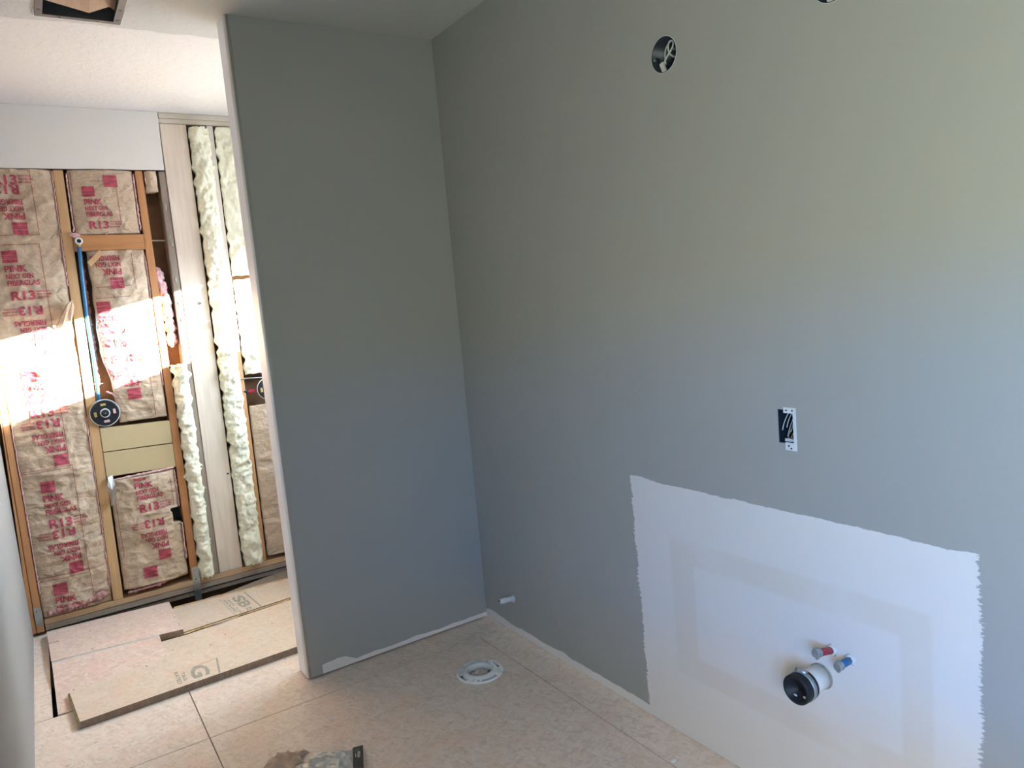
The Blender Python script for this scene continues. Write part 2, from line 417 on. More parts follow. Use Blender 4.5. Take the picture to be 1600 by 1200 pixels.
# floor: strand board sheets with thin open seams, and an opening in the alcove
G = .0019
HX0, HX1, HY0 = -1.634, -.12, .405
bm = NB()
xs = [XL-.15, -1.192, -.128, .14]
ys = [YB, -.147]
def sheet(x0, x1, y0, y1): box(bm, (x0+G, y0+G, -.019), (x1-G, y1-G, 0))
for i in range(3): sheet(xs[i], xs[i+1], YB, -.147)
sheet(XL-.15, -1.192, -.147, HY0); sheet(-1.192, .14, -.147, HY0)
sheet(XL-.15, HX0, HY0, 1.45); sheet(HX1, .14, HY0, 1.45); sheet(HX0, HX1, DF+.035, 1.45)
box(bm, (XL-.15, YB, -.03), (.14, HY0-.03, -.0205), 1)
floor = struct('floor', bm, ['floor', 'dark'])
FLC = (-.277, -.402)
bm = NB(); bmesh.ops.create_cone(bm, cap_ends=True, segments=40, radius1=.05, radius2=.05, depth=.2, matrix=Matrix.Translation((FLC[0], FLC[1], 0)))
cut(floor, bm)
# crawl space as an added black box, closed to keep out the sky
bm = NB(); box(bm, (XL-.17, YB-.12, -.42), (.16, 1.47, -.40)); box(bm, (XL-.17, YB-.12, -.40), (XL-.15, 1.47, -.001)); box(bm, (.14, YB-.12, -.40), (.16, 1.47, -.001))
box(bm, (XL-.15, YB-.12, -.40), (.14, YB-.10, -.001)); box(bm, (XL-.15, 1.451, -.40), (.14, 1.47, -.001))
struct('crawl_box', bm, 'dark')
bm = NB(); box(bm, (XL-.15, YB, CEIL), (.14, 1.45, CEIL+.10))
ceiling = struct('ceiling', bm, 'ceiling')
VX0, VX1, VY0, VY1 = -1.357, -1.106, -.095, .196
bm = NB(); box(bm, (VX0+.006, VY0+.006, CEIL-.05), (VX1-.006, VY1-.006, CEIL+.2)); cut(ceiling, bm)

bm = NB(); box(bm, (0, YB, 0.008), (.14, 1.45, CEIL))
wr = struct('wall_right', bm, 'wall_right')
RB = [(-1.263, 1.991), (-1.757, 1.991)]
cutters = []
for y, z in RB:
    b = NB(); bmesh.ops.create_cone(b, cap_ends=True, segments=40, radius1=.046, radius2=.046, depth=.14, matrix=Matrix.Translation((0, y, z)) @ Matrix.Rotation(math.pi/2, 4, 'Y')); cutters.append(b)
SBY0, SBY1, SBZ0, SBZ1 = -1.618, -1.571, .972, 1.056
b = NB(); box(b, (-.05, SBY0, SBZ0), (.072, SBY1, SBZ1)); cutters.append(b)
b = NB(); box(b, (-.1, SW[0], SW[2]), (.3, SW[1], SW[3])); cutters.append(b)
cut(wr, *cutters)

bm = NB(); box(bm, (XL-.14, YB, .0), (XL, DF-.002, CEIL)); box(bm, (XL-.14, DF-.002, 0), (XL-.045, 1.45, CEIL)); wlft = struct('wall_left', bm, 'wall_left')
b = NB(); box(b, (XL-.3, MW[0], MW[2]), (XL+.1, MW[1], MW[3])); cut(wlft, b)
bm = NB(); box(bm, (XL-.15, YB-.12, 0), (.14, YB, CEIL)); struct('wall_back', bm, 'wall_left')

# partition with a rounded outer corner
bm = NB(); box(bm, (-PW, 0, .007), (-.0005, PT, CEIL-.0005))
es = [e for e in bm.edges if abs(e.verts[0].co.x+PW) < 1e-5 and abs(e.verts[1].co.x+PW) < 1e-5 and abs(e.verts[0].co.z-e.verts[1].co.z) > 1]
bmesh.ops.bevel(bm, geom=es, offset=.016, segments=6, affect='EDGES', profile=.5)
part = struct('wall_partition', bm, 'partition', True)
for p in part.data.polygons: p.use_smooth = len(p.vertices) == 4 and p.area < .05

# window frames in the two openings
def wframe(name, x0, x1, y0, y1, z0, z1, mull):
    b = NB(); w = .04
    box(b, (x0, y0, z0), (x1, y0+w, z1)); box(b, (x0, y1-w, z0), (x1, y1, z1))
    box(b, (x0, y0+w, z0), (x1, y1-w, z0+w)); box(b, (x0, y0+w, z1-w), (x1, y1-w, z1))
    if mull: box(b, (x0, (y0+y1)/2-.02, z0+w), (x1, (y0+y1)/2+.02, z1-w))
    struct(name, b, 'white_plastic')
wframe('window_1', XL-.10, XL-.05, *MW, True)
w_ = .04
wframe('window_2', .08, .12, SW[0], SW[1], SW[2], SW[3], False)

# far wall: sheathing at the back of the stud bays, drywall panel left at the top
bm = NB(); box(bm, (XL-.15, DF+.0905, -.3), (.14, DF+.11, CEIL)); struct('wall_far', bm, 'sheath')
x1 = WF(245, 176).x
p = [WF(256, 266), WF(245, 176)]
hz = 2.157
bm = NB(); prism(bm, [(XL+.001, DF-.0135, hz), (p[0].x, DF-.0135, hz+.003), (p[1].x, DF-.0135, CEIL-.001), (XL+.001, DF-.0135, CEIL-.001)], (0, .013, 0))
struct('wall_header', bm, 'header')

# ------------------------------------------------------------------ framing
def zx(u, v): q = WF(u, v); return q.x, q.z
def member(name, tl, tr, bl, br, z1, z0, mat, label, cat, group=None, dy=0.0, depth=.088, yoff=0.0):
    """upright piece: front face from measured corners, extended to heights z0..z1"""
    TL, TR, BL, BR = (Vector(zx(*q)) for q in (tl, tr, bl, br))
    def at(a, b, z):
        t = (z-b.y)/(a.y-b.y); return b.x+(a.x-b.x)*t
    y = DF+yoff
    P = [(at(TL, BL, z1), y, z1), (at(TR, BR, z1), y, z1), (at(TR, BR, z0), y, z0), (at(TL, BL, z0), y, z0)]
    b = NB(); prism(b, P, (0, depth, 0))
    bmesh.ops.bevel(b, geom=b.edges[:], offset=.0025, segments=2, affect='EDGES')
    return tag(obj(name, b, mat), label, cat, group), (lambda z: at(TL, BL, z)), (lambda z: at(TR, BR, z))
PZ = .0765
SG = 'wall studs of the opened alcove wall'
_, _, _ = member('wall_stud', (0, 655), (3.5, 668), (43, 949), (50.4, 949), 2.155, PZ-.06, 'orange_wood', 'orange-brown stud squeezed against the white left wall', 'stud', SG)
_, _, LbR = member('wall_stud', (4.3, 668), (13.8, 657), (51.2, 949), (63.6, 949), 2.155, PZ-.06, 'orange_wood', 'orange-brown stud with the nailed steel plate at its foot, left of the big kraft batt', 'stud', SG)
_, S1L, S1R = member('wall_stud', (82, 266), (98, 266), (177, 937), (193, 935), 2.155, PZ, 'tan_wood', 'golden tan stud between the tall kraft batt and the blue pipe', 'stud', SG)
_, S2L, S2R = member('wall_stud', (210, 266), (222, 266), (297, 884), (309, 883), 2.155, PZ, 'orange_wood', 'orange stud ending behind the long steel strap', 'stud', SG)
_, GL, GR = member('wall_stud', (247, 266), (257, 266), (329, 899), (343, 896), 2.155, PZ, 'grey_wood', 'weathered grey stud with glue blobs beside the pale plank', 'stud', SG)
_, PL, PR = member('wide_plank', (248, 190), (290, 192), (343.6, 896), (379, 887), 2.387, PZ, 'pale_wood', 'wide whitewashed plank with dark knots and a nail hole', 'plank')
_, S3L, S3R = member('wall_stud', (322, 197), (332, 197), (409, 877), (417, 876), 2.387, PZ, 'orange_wood', 'stud at the right of the white batt, whitewashed above and orange below', 'stud', SG)
# painted-over upper part of that stud
m = NT('half_painted_stud'); X, Y, Z = m.xyz()
f = m.noise(1.6, 5, .6, m.scaled((22, 22, 1.3)))
msk = smooth(m, Z, 1.222, 1.232)
m.col(m.mix(msk, m.ramp(f, [(.3, (.46, .23, .10)), (.65, (.58, .32, .16))]), m.ramp(f, [(.3, (.56, .49, .41)), (.65, (.64, .58, .49))]))); m.rough(.65, .3)
bpy.data.objects['wall_stud.005'].data.materials[0] = m.m
# glue blobs on the grey stud
g = bpy.data.objects['wall_stud.004']
for z, dx in ((1.98, .012), (1.83, .012), (1.80, .02), (1.62, .016), (1.50, .016), (1.42, .02)):
    b = NB(); blob(b, ((GL(z)+dx), DF-.001, z), .009, z*9, .4, 2, 2, (.6, .3, 1.8)); obj('glue_blob', b, 'caulk', g, True)

bm = NB(); box(bm, (WF(245, 176).x+.004, DF-.002, 2.4125), (.0-.002, DF+.088, CEIL-.0008), 0, .002)
tag(obj('top_plate', bm, 'pale_plate'), 'pale top plate tight under the white ceiling', 'plate', 'whitewashed top plates')
bm = NB(); box(bm, (WF(250, 190).x-.012, DF, 2.389), (-.002, DF+.088, 2.4115), 0, .002)
tag(obj('top_plate', bm, 'pale_plate'), 'second pale plate just below the top one, above the plank', 'plate', 'whitewashed top plates')
bm = NB(); box(bm, (LbR(.1)+.004, DF, .0475), (-.002, DF+.088, PZ-.0008), 0, .003)
tag(obj('bottom_plate', bm, 'plate_wood'), 'tan upper sole plate carrying the studs and batts', 'plate', 'stacked sole plates')
bm = NB(); box(bm, (LbR(.1)+.004, DF+.002, .0175), (-.002, DF+.088, .0468), 0, .003)
tag(obj('bottom_plate', bm, mat_wood('dusty_sole_plate', (.30, .24, .18), (.42, .34, .27), 0, .8, .6)), 'dusty grey-brown lower sole plate above the dark floor gap', 'plate', 'stacked sole plates')

# horizontal blocking
zt, zb = 1.855, 1.780
bm = NB(); prism(bm, [(S1R(zt)+.001, DF-.001, zt), (S2L(zt)-.001, DF-.001, zt-.004), (S2L(zb)-.001, DF-.001, zb-.002), (S1R(zb)+.001, DF-.001, zb)], (0, .038, 0))
tag(obj('blocking_board', bm, 'orange_wood_h'), 'short orange cross block behind the shower elbow', 'block')
for (a, b_, lab) in ((.932, .816, 'upper tan cross block under the round valve plate'), (.813, .692, 'lower tan cross block above the torn kraft batt')):
    bm = NB(); prism(bm, [(S1R(a)+.001, DF-.002, a), (S2L(a)-.001, DF-.002, a-.012), (S2L(b_)-.001, DF-.002, b_-.010), (S1R(b_)+.001, DF-.002, b_)], (0, .038, 0))
    bmesh.ops.bevel(bm, geom=bm.edges[:], offset=.002, segments=2, affect='EDGES')
    tag(obj('cross_block', bm, 'tan_block'), lab, 'block', 'smooth tan cross blocks')

# ------------------------------------------------------------------ insulation batts
def batt_y(seed, xl, xr, bulge, wr_amp, inset=.012, ztop=None, zbot=None, endr=.06):
    def f(x, z):
        a, b_ = xl(z), xr(z); s = min(max((x-a)/(b_-a), 0), 1)
        p = min(1, (math.sin(math.pi*s)+1e-6))**.45
        e = 1.0
        if ztop is not None: e = min(e, max(0, (ztop-z)/endr)); 
        if zbot is not None: e = min(e, max(0, (z-zbot)/endr))
        e = min(1, e)**.5
        w = (ridge(x*4+seed, z*8, seed)-.6)*.5+(ridge(x*8+z*6, z*15-x*8, seed+3)-.6)*.42+(ridge(x*20-z*12, z*26+x*12, seed+9)-.6)*.16+(ridge(x*10, z*45, seed+13)-.6)*.10
        w += .5*N(x*3, z*4.2, seed+20)
        return DF+inset-bulge*p*e-wr_amp*w*(.25+.75*p)
    return f
def sheet_mesh(xl, xr, z0, z1, fy, step=.006, rag=.0, seed=0, notch=None, depth=.07):
    """kraft or fibre face with a folded-back rim, closed at the back"""
    b = NB(); nz = max(2, int((z1-z0)/step)); wid = xr((z0+z1)/2)-xl((z0+z1)/2); nx = max(4, int(wid/step))
    grid = []
    for j in range(nz+1):
        z = z0+(z1-z0)*j/nz; row = []
        for i in range(nx+1):
            s = i/nx; a = xl(z)+rag*N(z*25, seed, 1); c = xr(z)+rag*N(z*25, seed, 7)
            zz = z
            if j in (0, nz): zz = z+rag*N(s*8, seed, 5)
            x = a+(c-a)*s; row.append(b.verts.new((x, fy(x, zz), zz)))
        grid.append(row)
    for j in range(nz):
        for i in range(nx):
            q = grid[j][i].co
            if notch and notch(i/nx, q.x, q.z): continue
            b.faces.new((grid[j][i], grid[j][i+1], grid[j+1][i+1], grid[j+1][i]))
    lo = [v for v in b.verts if not v.link_faces]
    bmesh.ops.delete(b, geom=lo, context='VERTS')
    ed = [e for e in b.edges if len(e.link_faces) == 1]
    r = bmesh.ops.extrude_edge_only(b, edges=ed)
    mid = lambda z: (xl(z)+xr(z))/2
    for v in [g_ for g_ in r['geom'] if isinstance(g_, bmesh.types.BMVert)]: v.co.y = DF+depth; v.co.x += math.copysign(min(.02, abs(mid(v.co.z)-v.co.x)*.3), mid(v.co.z)-v.co.x)
    ed2 = [e for e in b.edges if len(e.link_faces) == 1]
    bmesh.ops.holes_fill(b, edges=ed2, sides=0)
    return b

TXT = {}
def text_verts(s, size, bold=.036):
    """a lettering mesh in 2D, centred, from the built-in font"""
    k = (s, round(size, 4))
    if k not in TXT:
        cu = bpy.data.curves.new('lettering', 'FONT'); cu.body = s; cu.size = size; cu.offset = size*bold
        cu.align_x = 'LEFT'; cu.align_y = 'BOTTOM'; cu.resolution_u = 3
        o = bpy.data.objects.new('lettering', cu); COL.objects.link(o); bpy.context.view_layer.update()
        me = bpy.data.meshes.new_from_object(o.evaluated_get(bpy.context.evaluated_depsgraph_get()))
        b = NB(); b.from_mesh(me); bmesh.ops.triangulate(b, faces=b.faces)
        for _ in range(3):
            le = [e for e in b.edges if e.calc_length() > .16]
            if not le: break
            bmesh.ops.subdivide_edges(b, edges=le, cuts=1); bmesh.ops.triangulate(b, faces=b.faces)
        b.verts.index_update()
        TXT[k] = ([v.co.copy() for v in b.verts], [[v.index for v in f.verts] for f in b.faces])
        b.free(); bpy.data.objects.remove(o); bpy.data.curves.remove(cu); bpy.data.meshes.remove(me)
    vs, fs = TXT[k]
    x0, x1_ = min(v.x for v in vs), max(v.x for v in vs); y0, y1_ = min(v.y for v in vs), max(v.y for v in vs)
    return vs, fs, (x0, x1_, y0, y1_)
def put_text(b, s, h, w, mapf, flip=False, anchor=(0, 0), mi=0):
    """letters h high and w wide; lower-left at anchor in sheet coords, mapf(u,v)->point"""
    vs, fs, (x0, x1_, y0, y1_) = text_verts(s, 1.0)
    nv = []
    for v in vs:
        u = (v.x-x0)/(x1_-x0)*w; t = (v.y-y0)/(y1_-y0)*h
        if flip: u, t = -u, -t
        nv.append(b.verts.new(mapf(anchor[0]+u, anchor[1]+t)))
    for f in fs:
        try: q = b.faces.new([nv[i] for i in f]); q.material_index = mi
        except ValueError: pass
def put_quad(b, u0, v0, u1, v1, mapf, n=6, mi=0):
    nu = max(1, int(abs(u1-u0)/.008)); nv = max(1, int(abs(v1-v0)/.008))
    g_ = [[b.verts.new(mapf(u0+(u1-u0)*i/nu, v0+(v1-v0)*j/nv)) for i in range(nu+1)] for j in range(nv+1)]
    for j in range(nv):
        for i in range(nu):
            q = b.faces.new((g_[j][i], g_[j][i+1], g_[j+1][i+1], g_[j+1][i])); q.material_index = mi
# block layout in metres: square above PINK / NEXT GEN / FIBERGLAS / R13 with small print at its right
def block(b, mapf, cx, ztop, flip=False, k=1.0, rows='sPNFR', small=True):
    """(cx, ztop): outer left-top corner of the red square (bottom right one when flipped)"""
    sg = -1 if flip else 1
    def T(s, h, w, du, dv): put_text(b, s, h*k, w*k, mapf, flip, (cx+sg*du*k, ztop-sg*(dv+h)*k))
    if 's' in rows:
        for (u0, u1, v0, v1) in ((0, .058, 0, .020), (0, .058, .0215, .038), (0, .058, .0395, .054)):
            put_quad(b, cx+sg*u0*k, ztop-sg*v0*k, cx+sg*u1*k, ztop-sg*v1*k, mapf)
    if 'P' in rows: T('PINK', .030, .086, .002, .066)
    if 'N' in rows: T('NEXT GEN', .023, .106, .003, .104)
    if 'F' in rows: T('FIBERGLAS', .025, .125, .004, .134)
    if 'R' in rows:
        T('R13', .042, .094, .010, .182)
        if small:
            T('KRAFT FACED', .008, .052, .110, .184); T('STUD 15 WIDE', .008, .056, .110, .197); T('INSULATION', .008, .048, .110, .210)
def box_lines(b, mapf, u0, v0, u1, v1, sides='tlrb', w=.0022):
    if 't' in sides: put_quad(b, u0, v1-w, u1, v1, mapf, mi=1)
    if 'b' in sides: put_quad(b, u0, v0, u1, v0+w, mapf, mi=1)
    if 'l' in sides: put_quad(b, u0, v0, u0+w, v1, mapf, mi=1)
    if 'r' in sides: put_quad(b, u1-w, v0, u1, v1, mapf, mi=1)
def fluff_strip(path, rad, seed, amp=.9):
    """ragged strip of loose fibre following a path"""
    b = NB(); pts = []; rads = []
    n = max(6, int(sum((Vector(path[i+1])-Vector(path[i])).length for i in range(len(path)-1))/.006))
    for i in range(n+1):
        t = i/n*(len(path)-1); k = min(int(t), len(path)-2); q = Vector(path[k]).lerp(Vector(path[k+1]), t-k)
        q += Vector((N(i*.35, seed, 0), .4*N(i*.3, seed, 5), .5*N(i*.4, seed, 9)))*rad*amp
        pts.append(q); rads.append(rad*(.35+.9*abs(N(i*.27, seed, 3))+.35*abs(N(i*1.1, seed, 4))))
    tube(b, pts, rads, 8); return b

def kraft_batt(name, label, xl, xr, z0, z1, seed, blocks, lines, bulge=.022, wr_amp=.012, notch=None, group='kraft-faced batts', ztop=None, zbot=None, rag=.002):
    fy = batt_y(seed, xl, xr, bulge, wr_amp, ztop=ztop, zbot=zbot)
    base = ((xl(z0)+xr(z0))/2, DF+.05, z0)
    t = thing(name, base, label, 'insulation', group)
    obj('kraft_facing', sheet_mesh(xl, xr, z0, z1, fy, rag=rag, seed=seed, notch=notch), 'kraft', t, True)
    mf = lambda u, v: Vector((u, fy(u, v)-.0026, v))
    def printed(b, nm, lab):
        if not b.faces: b.free(); return
        trim(b)
        if b.faces: obj(nm, b, ['ink', 'ink_line'], t)['label'] = lab
        else: b.free()
    def trim(b):
        bad = [f for f in b.faces if any(v.co.x < xl(v.co.z)+.004 or v.co.x > xr(v.co.z)-.004 or v.co.z > z1-.003 or v.co.z < z0+.003 or (notch and notch((v.co.x-xl(v.co.z))/(xr(v.co.z)-xl(v.co.z)), v.co.x, v.co.z)) for v in f.verts)]
        bmesh.ops.delete(b, geom=bad, context='FACES')
    for (q, fl, kw) in blocks:
        pz = WF(*q, -.02); rows = kw.get('rows', 'sPNFR')
        for part_, nm, lab in (('s', 'printed_square', 'solid red-pink printed square'), ('PNF', 'printed_lettering', 'red-pink printed words'), ('R', 'printed_lettering', 'large red-pink printed R13 with small print')):
            rr = ''.join(c_ for c_ in part_ if c_ in rows)
            if rr: b = NB(); block(b, mf, pz.x, pz.z, fl, **{**kw, 'rows': rr}); printed(b, nm, lab)
    for q0, q1, sd in lines:
        b = NB(); a, c = WF(*q0, -.01), WF(*q1, -.01); box_lines(b, mf, min(a.x, c.x), min(a.z, c.z), max(a.x, c.x), max(a.z, c.z), sd); printed(b, 'printed_line', 'thin red printed border line')
    return t, fy

LbRf = LbR
bayL = lambda z: LbRf(z)+.002
# left tall batt
t, fyA = kraft_batt('insulation_batt', 'tallest brown kraft batt, in the leftmost bay, printed all the way down',
    bayL, lambda z: S1L(z)-.003, .082, 2.154, 11,
    [((-30, 206), False, {}), ((45, 366), True, {}), ((1, 392), False, {}), ((82, 552), True, {}), ((32, 580), False, {}), ((108, 725), True, {}),
     ((62, 755), False, {}), ((132, 892), True, {}), ((82, 915), False, {})],
    [((-40, 262), (62, 367), 'br'), ((-40, 384), (88, 545), 'tr'), ((0, 560), (110, 730), 'rb'), ((30, 740), (140, 893), 'trb'), ((50, 908), (152, 960), 'tr'),
     ((30, 468), (66, 470), 't')], bulge=.026, wr_amp=.028, zbot=.06)
for z in (1.9, 1.2):
    pass
b = fluff_strip([(S1L(z)-.004, DF+.001, z) for z in (2.15, 1.95, 1.7, 1.62)], .0045, 2); obj('fiberglass_fringe', b, 'pink_fluff', t, True)
b = fluff_strip([(bayL(z)+.004, DF+.001, z) for z in (1.0, .7, .5, .3, .2)], .0045, 5); obj('fiberglass_fringe', b, 'pink_fluff', t, True)
b = fluff_strip([(S1L(z)-.004, DF+.002, z) for z in (1.0, .7, .5, .3, .15)], .0035, 8); obj('fiberglass_fringe', b, 'pink_fluff', t, True)
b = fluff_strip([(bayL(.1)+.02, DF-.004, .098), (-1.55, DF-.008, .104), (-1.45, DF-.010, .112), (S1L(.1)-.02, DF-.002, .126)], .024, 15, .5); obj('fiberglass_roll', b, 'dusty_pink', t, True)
# torn flap of kraft
b = NB(); q = [WF(113, 468, -.03), WF(106, 476, -.05), WF(98, 512, -.03), WF(86, 514, -.012), WF(95, 492, -.012), WF(103, 476, -.012)]
prism(b, q, (.001, .0015, 0)); q2 = [WF(113, 468, -.03), WF(116, 480, -.02), WF(110, 512, -.035), WF(106, 492, -.03)]; prism(b, q2, (.001, .0015, 0)); obj('torn_flap', b, 'kraft', t)

# bay 2
b2l = lambda z: S1R(z)+.003
b2r = lambda z: S2L(z)-.003
t, _ = kraft_batt('insulation_batt', 'small kraft batt above the orange cross block, right of the golden stud', lambda z: b2l(z)+.012, lambda z: b2r(z)-.010, 1.858, 2.154, 31,
    [((127, 291), False, {'k': .88}), ((184, 292), True, {'rows': 's'})], [((140, 283), (190, 350), 'tr'), ((112, 262), (113, 300), 'l')], bulge=.03, wr_amp=.014, zbot=1.83)
for xx, sd in ((b2l, 21), (b2r, 22)):
    b = fluff_strip([(xx(z)+(.008 if xx is b2l else -.006), DF+.004, z) for z in (2.14, 2.0, 1.87)], .0055, sd); obj('fiberglass_fringe', b, 'pink_fluff', t, True)
b = fluff_strip([WF(164, 368, -.004), WF(169, 363, -.012), WF(178, 364, -.004)], .004, 24); obj('fiberglass_fringe', b, 'pink_fluff', t, True)
t, _ = kraft_batt('insulation_batt', 'kraft batt beside the blue pipe, crossed by the sunlit band', lambda z: b2l(z)+.046+.040*max(0, min(1, (1.3-z)/.25))+.01*N(z*9, 3, 1), lambda z: b2r(z)-.004, .945, 1.777, 47,
    [((195, 450), True, {'rows': 'sPNF'}), ((150, 472), False, {'small': True}), ((222, 622), True, {})], [((150, 449), (206, 452), 't'), ((150, 466), (206, 469), 't'), ((205, 395), (208, 452), 'r'), ((231, 560), (235, 650), 'r')], bulge=.03, wr_amp=.026, zbot=.93)
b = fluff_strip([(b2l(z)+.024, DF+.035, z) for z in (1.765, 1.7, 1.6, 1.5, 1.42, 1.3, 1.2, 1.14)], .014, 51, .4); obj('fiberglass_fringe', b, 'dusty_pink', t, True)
b = fluff_strip([WF(166, 612, .012), WF(178, 616, .010), WF(190, 630, .010), WF(196, 645, .010)], .011, 52, .4); obj('fiberglass_fringe', b, 'pink_fluff', t, True)
b = fluff_strip([(b2r(z)-.003, DF+.002, z) for z in (1.75, 1.5, 1.3, 1.1)], .003, 53); obj('fiberglass_fringe', b, 'pink_fluff', t, True)
# lower batt with a notch cut out of its right edge
def notch(s, x, z): return s > .86+.02*N(z*40, 1, 2) and .392 < z < .472
t, fyl = kraft_batt('insulation_batt', 'wrinkled kraft batt below the tan cross blocks, notched at its right edge', lambda z: b2l(z)+.006, lambda z: b2r(z)-.010, .115, .668, 63,
    [((206, 737), False, {'k': .95}), ((268, 870), True, {'k': .95}), ((224, 888), False, {'k': 1.05, 'rows': 's'})], [((193, 745), (194, 872), 'l'), ((266, 745), (268, 790), 'r')], bulge=.032, wr_amp=.026, notch=notch, zbot=.06, ztop=.74)
b = fluff_strip([(b2l(.66)+.01, DF-.004, .672), ((b2l(.66)+b2r(.66))/2, DF-.010, .677), (b2r(.68)-.012, DF-.006, .681)], .0085, 64, .6); obj('fiberglass_fringe', b, 'pink_fluff', t, True)
b = fluff_strip([(b2r(z)-.008, DF-.004, z) for z in (.67, .6, .48)], .004, 65); obj('fiberglass_fringe', b, 'pink_fluff', t, True)
b = fluff_strip([(b2r(.4)-.06, DF-.008, .388), (b2r(.4)-.03, DF-.006, .394), (b2r(.4)-.006, DF-.004, .390), (b2r(.3)-.008, DF-.004, .30), (b2r(.2)-.008, DF-.004, .2)], .0045, 66); obj('fiberglass_fringe', b, 'pink_fluff', t, True)
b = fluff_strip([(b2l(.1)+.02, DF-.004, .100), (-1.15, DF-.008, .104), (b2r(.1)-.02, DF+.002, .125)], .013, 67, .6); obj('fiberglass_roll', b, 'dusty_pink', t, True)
# black panel added behind the notch for the dark of the cavity
bm = NB(); box(bm, (b2r(.43)-.075, DF+.074, .37), (b2r(.43)-.002, DF+.0895, .50)); tag(obj('notch_dark_panel', bm, 'black'), 'black panel added for the dark cavity behind the notch in the lower kraft batt', 'paper')
# crumpled silver wrapper tucked beside that batt
bm = NB(); pts = [(168, 746), (176, 742), (180, 757), (182, 770), (180, 782), (174, 792), (171, 775), (168, 760)]
c = WF(175, 765, -.02); vs = [bm.verts.new(WF(u, v, -.018+.012*math.sin(i*2.3))) for i, (u, v) in enumerate(pts)]; cv = bm.verts.new(c+Vector((0, -.012, 0)))
for i in range(len(vs)): bm.faces.new((vs[i], vs[(i+1) % len(vs)], cv))
r = bmesh.ops.extrude_face_region(bm, geom=bm.faces[:])
for v in [g_ for g_ in r['geom'] if isinstance(g_, bmesh.types.BMVert)]: v.co.y += .003
tag(obj('silver_wrapper', bm, 'chrome'), 'crumpled silver wrapper tucked at the upper left of the lower kraft batt', 'wrapper')

# narrow bay between the orange and the grey stud
c3l = lambda z: S2R(z)+.002
c3r = lambda z: GL(z)-.002
t = thing('insulation_scrap', (c3l(2.1), DF+.05, 2.07), 'crumpled kraft scrap stuffed at the top of the narrow dark bay', 'insulation')
fy = batt_y(5, c3l, c3r, .02, .03); obj('kraft_facing', sheet_mesh(lambda z: c3l(z)+.004, lambda z: c3r(z)-.01, 2.055, 2.153, fy, .004, .008, 5, depth=.08), 'kraft', t, True)
b = fluff_strip([(c3l(2.14)+.008, DF-.004, 2.14), (c3l(2.1)+.006, DF-.002, 2.09)], .006, 71); obj('fiberglass_fringe', b, 'pink_fluff', t, True)
bm = NB(); tube(bm, [WF(236, 376, .06), WF(262, 376, .06)], .0035, 8); tag(obj('thin_rod', bm, 'cable'), 'thin pale cable crossing the narrow dark bay', 'cable')
bm = NB()
for i, (u, v, rr) in enumerate(((247, 432, .03), (252, 450, .032), (258, 470, .032), (262, 490, .032), (266, 510, .030), (268, 530, .028))):
    q = WF(u, v, .035); blob(bm, q, rr, i*3, .5, 2.2, 3, (.85, .9, 1.4))
tag(obj('fiberglass_clump', bm, 'pink_fluff', None, True), 'loose pink fiberglass clump filling the middle of the narrow bay', 'insulation')

def fluff_batt(label, xl, xr, z0, z1, seed, bulge, amp, mat='white_fluff', inset=.008, rag=.012, step=.005):
    fy0 = batt_y(seed, xl, xr, bulge, amp, inset)
    def fy(x, z): return fy0(x, z)-.012*N(x*30, z*22, seed)-.007*N(x*70, z*60, seed)-.004*N(x*150, z*140, seed)
    b = sheet_mesh(xl, xr, z0, z1, fy, step, rag, seed, depth=.085)
    return tag(obj('fiberglass_batt', b, mat, None, True), label, 'insulation', 'unfaced white fiberglass batts')
fluff_batt('ragged white fiberglass strip against the lower half of the grey stud', lambda z: c3l(z)+.001, lambda z: c3r(z)+.020, .085, 1.19, 81, .044, .030, inset=-.002, rag=.024)
s1l = lambda z: PR(z)+.002
s1r = lambda z: S3L(z)-.002
fluff_batt('long white fiberglass strip between the wide pale plank and the last stud', lambda z: s1l(z)+.005, lambda z: s1r(z)+.010, .085, 2.37, 91, .040, .026, inset=-.004, rag=.018)
e4l = lambda z: S3R(z)+.002
e4r = lambda z: S3R(z)+.36
fluff_batt('wide white fiberglass batt going behind the partition edge, high up', lambda z: e4l(z)+.004, e4r, 1.625, 2.38, 101, .02, .018, step=.008)
fluff_batt('white fiberglass batt below the seam, half lit by the sun, behind the partition', lambda z: e4l(z)+.006, e4r, 1.10, 1.60, 111, .03, .024, step=.008)
t, _ = kraft_batt('insulation_batt', 'kraft batt seen between the last stud and the partition edge, low down', lambda z: e4l(z)+.006, e4r, .10, .93, 121,
    [((455, 800), False, {})], [((398, 640), (399, 870), 'l'), ((404, 640), (405, 870), 'l')], bulge=.02, wr_amp=.02)

# nail hole in plank
b = NB(); q = WF(311, 474); lathe(b, [(.001, 0), (.009, 0), (.009, -.0012), (.001, -.0012)], (q.x, DF, q.z), (0, 1, 0), 20); obj('knot_hole', b, 'dark', bpy.data.objects['wide_plank'])
b = NB(); q = WF(356, 740); lathe(b, [(.0005, 0), (.005, 0), (.005, -.001), (.0005, -.001)], (q.x, DF, q.z), (0, 1, 0), 16); obj('knot_hole', b, 'dark', bpy.data.objects['wide_plank'])

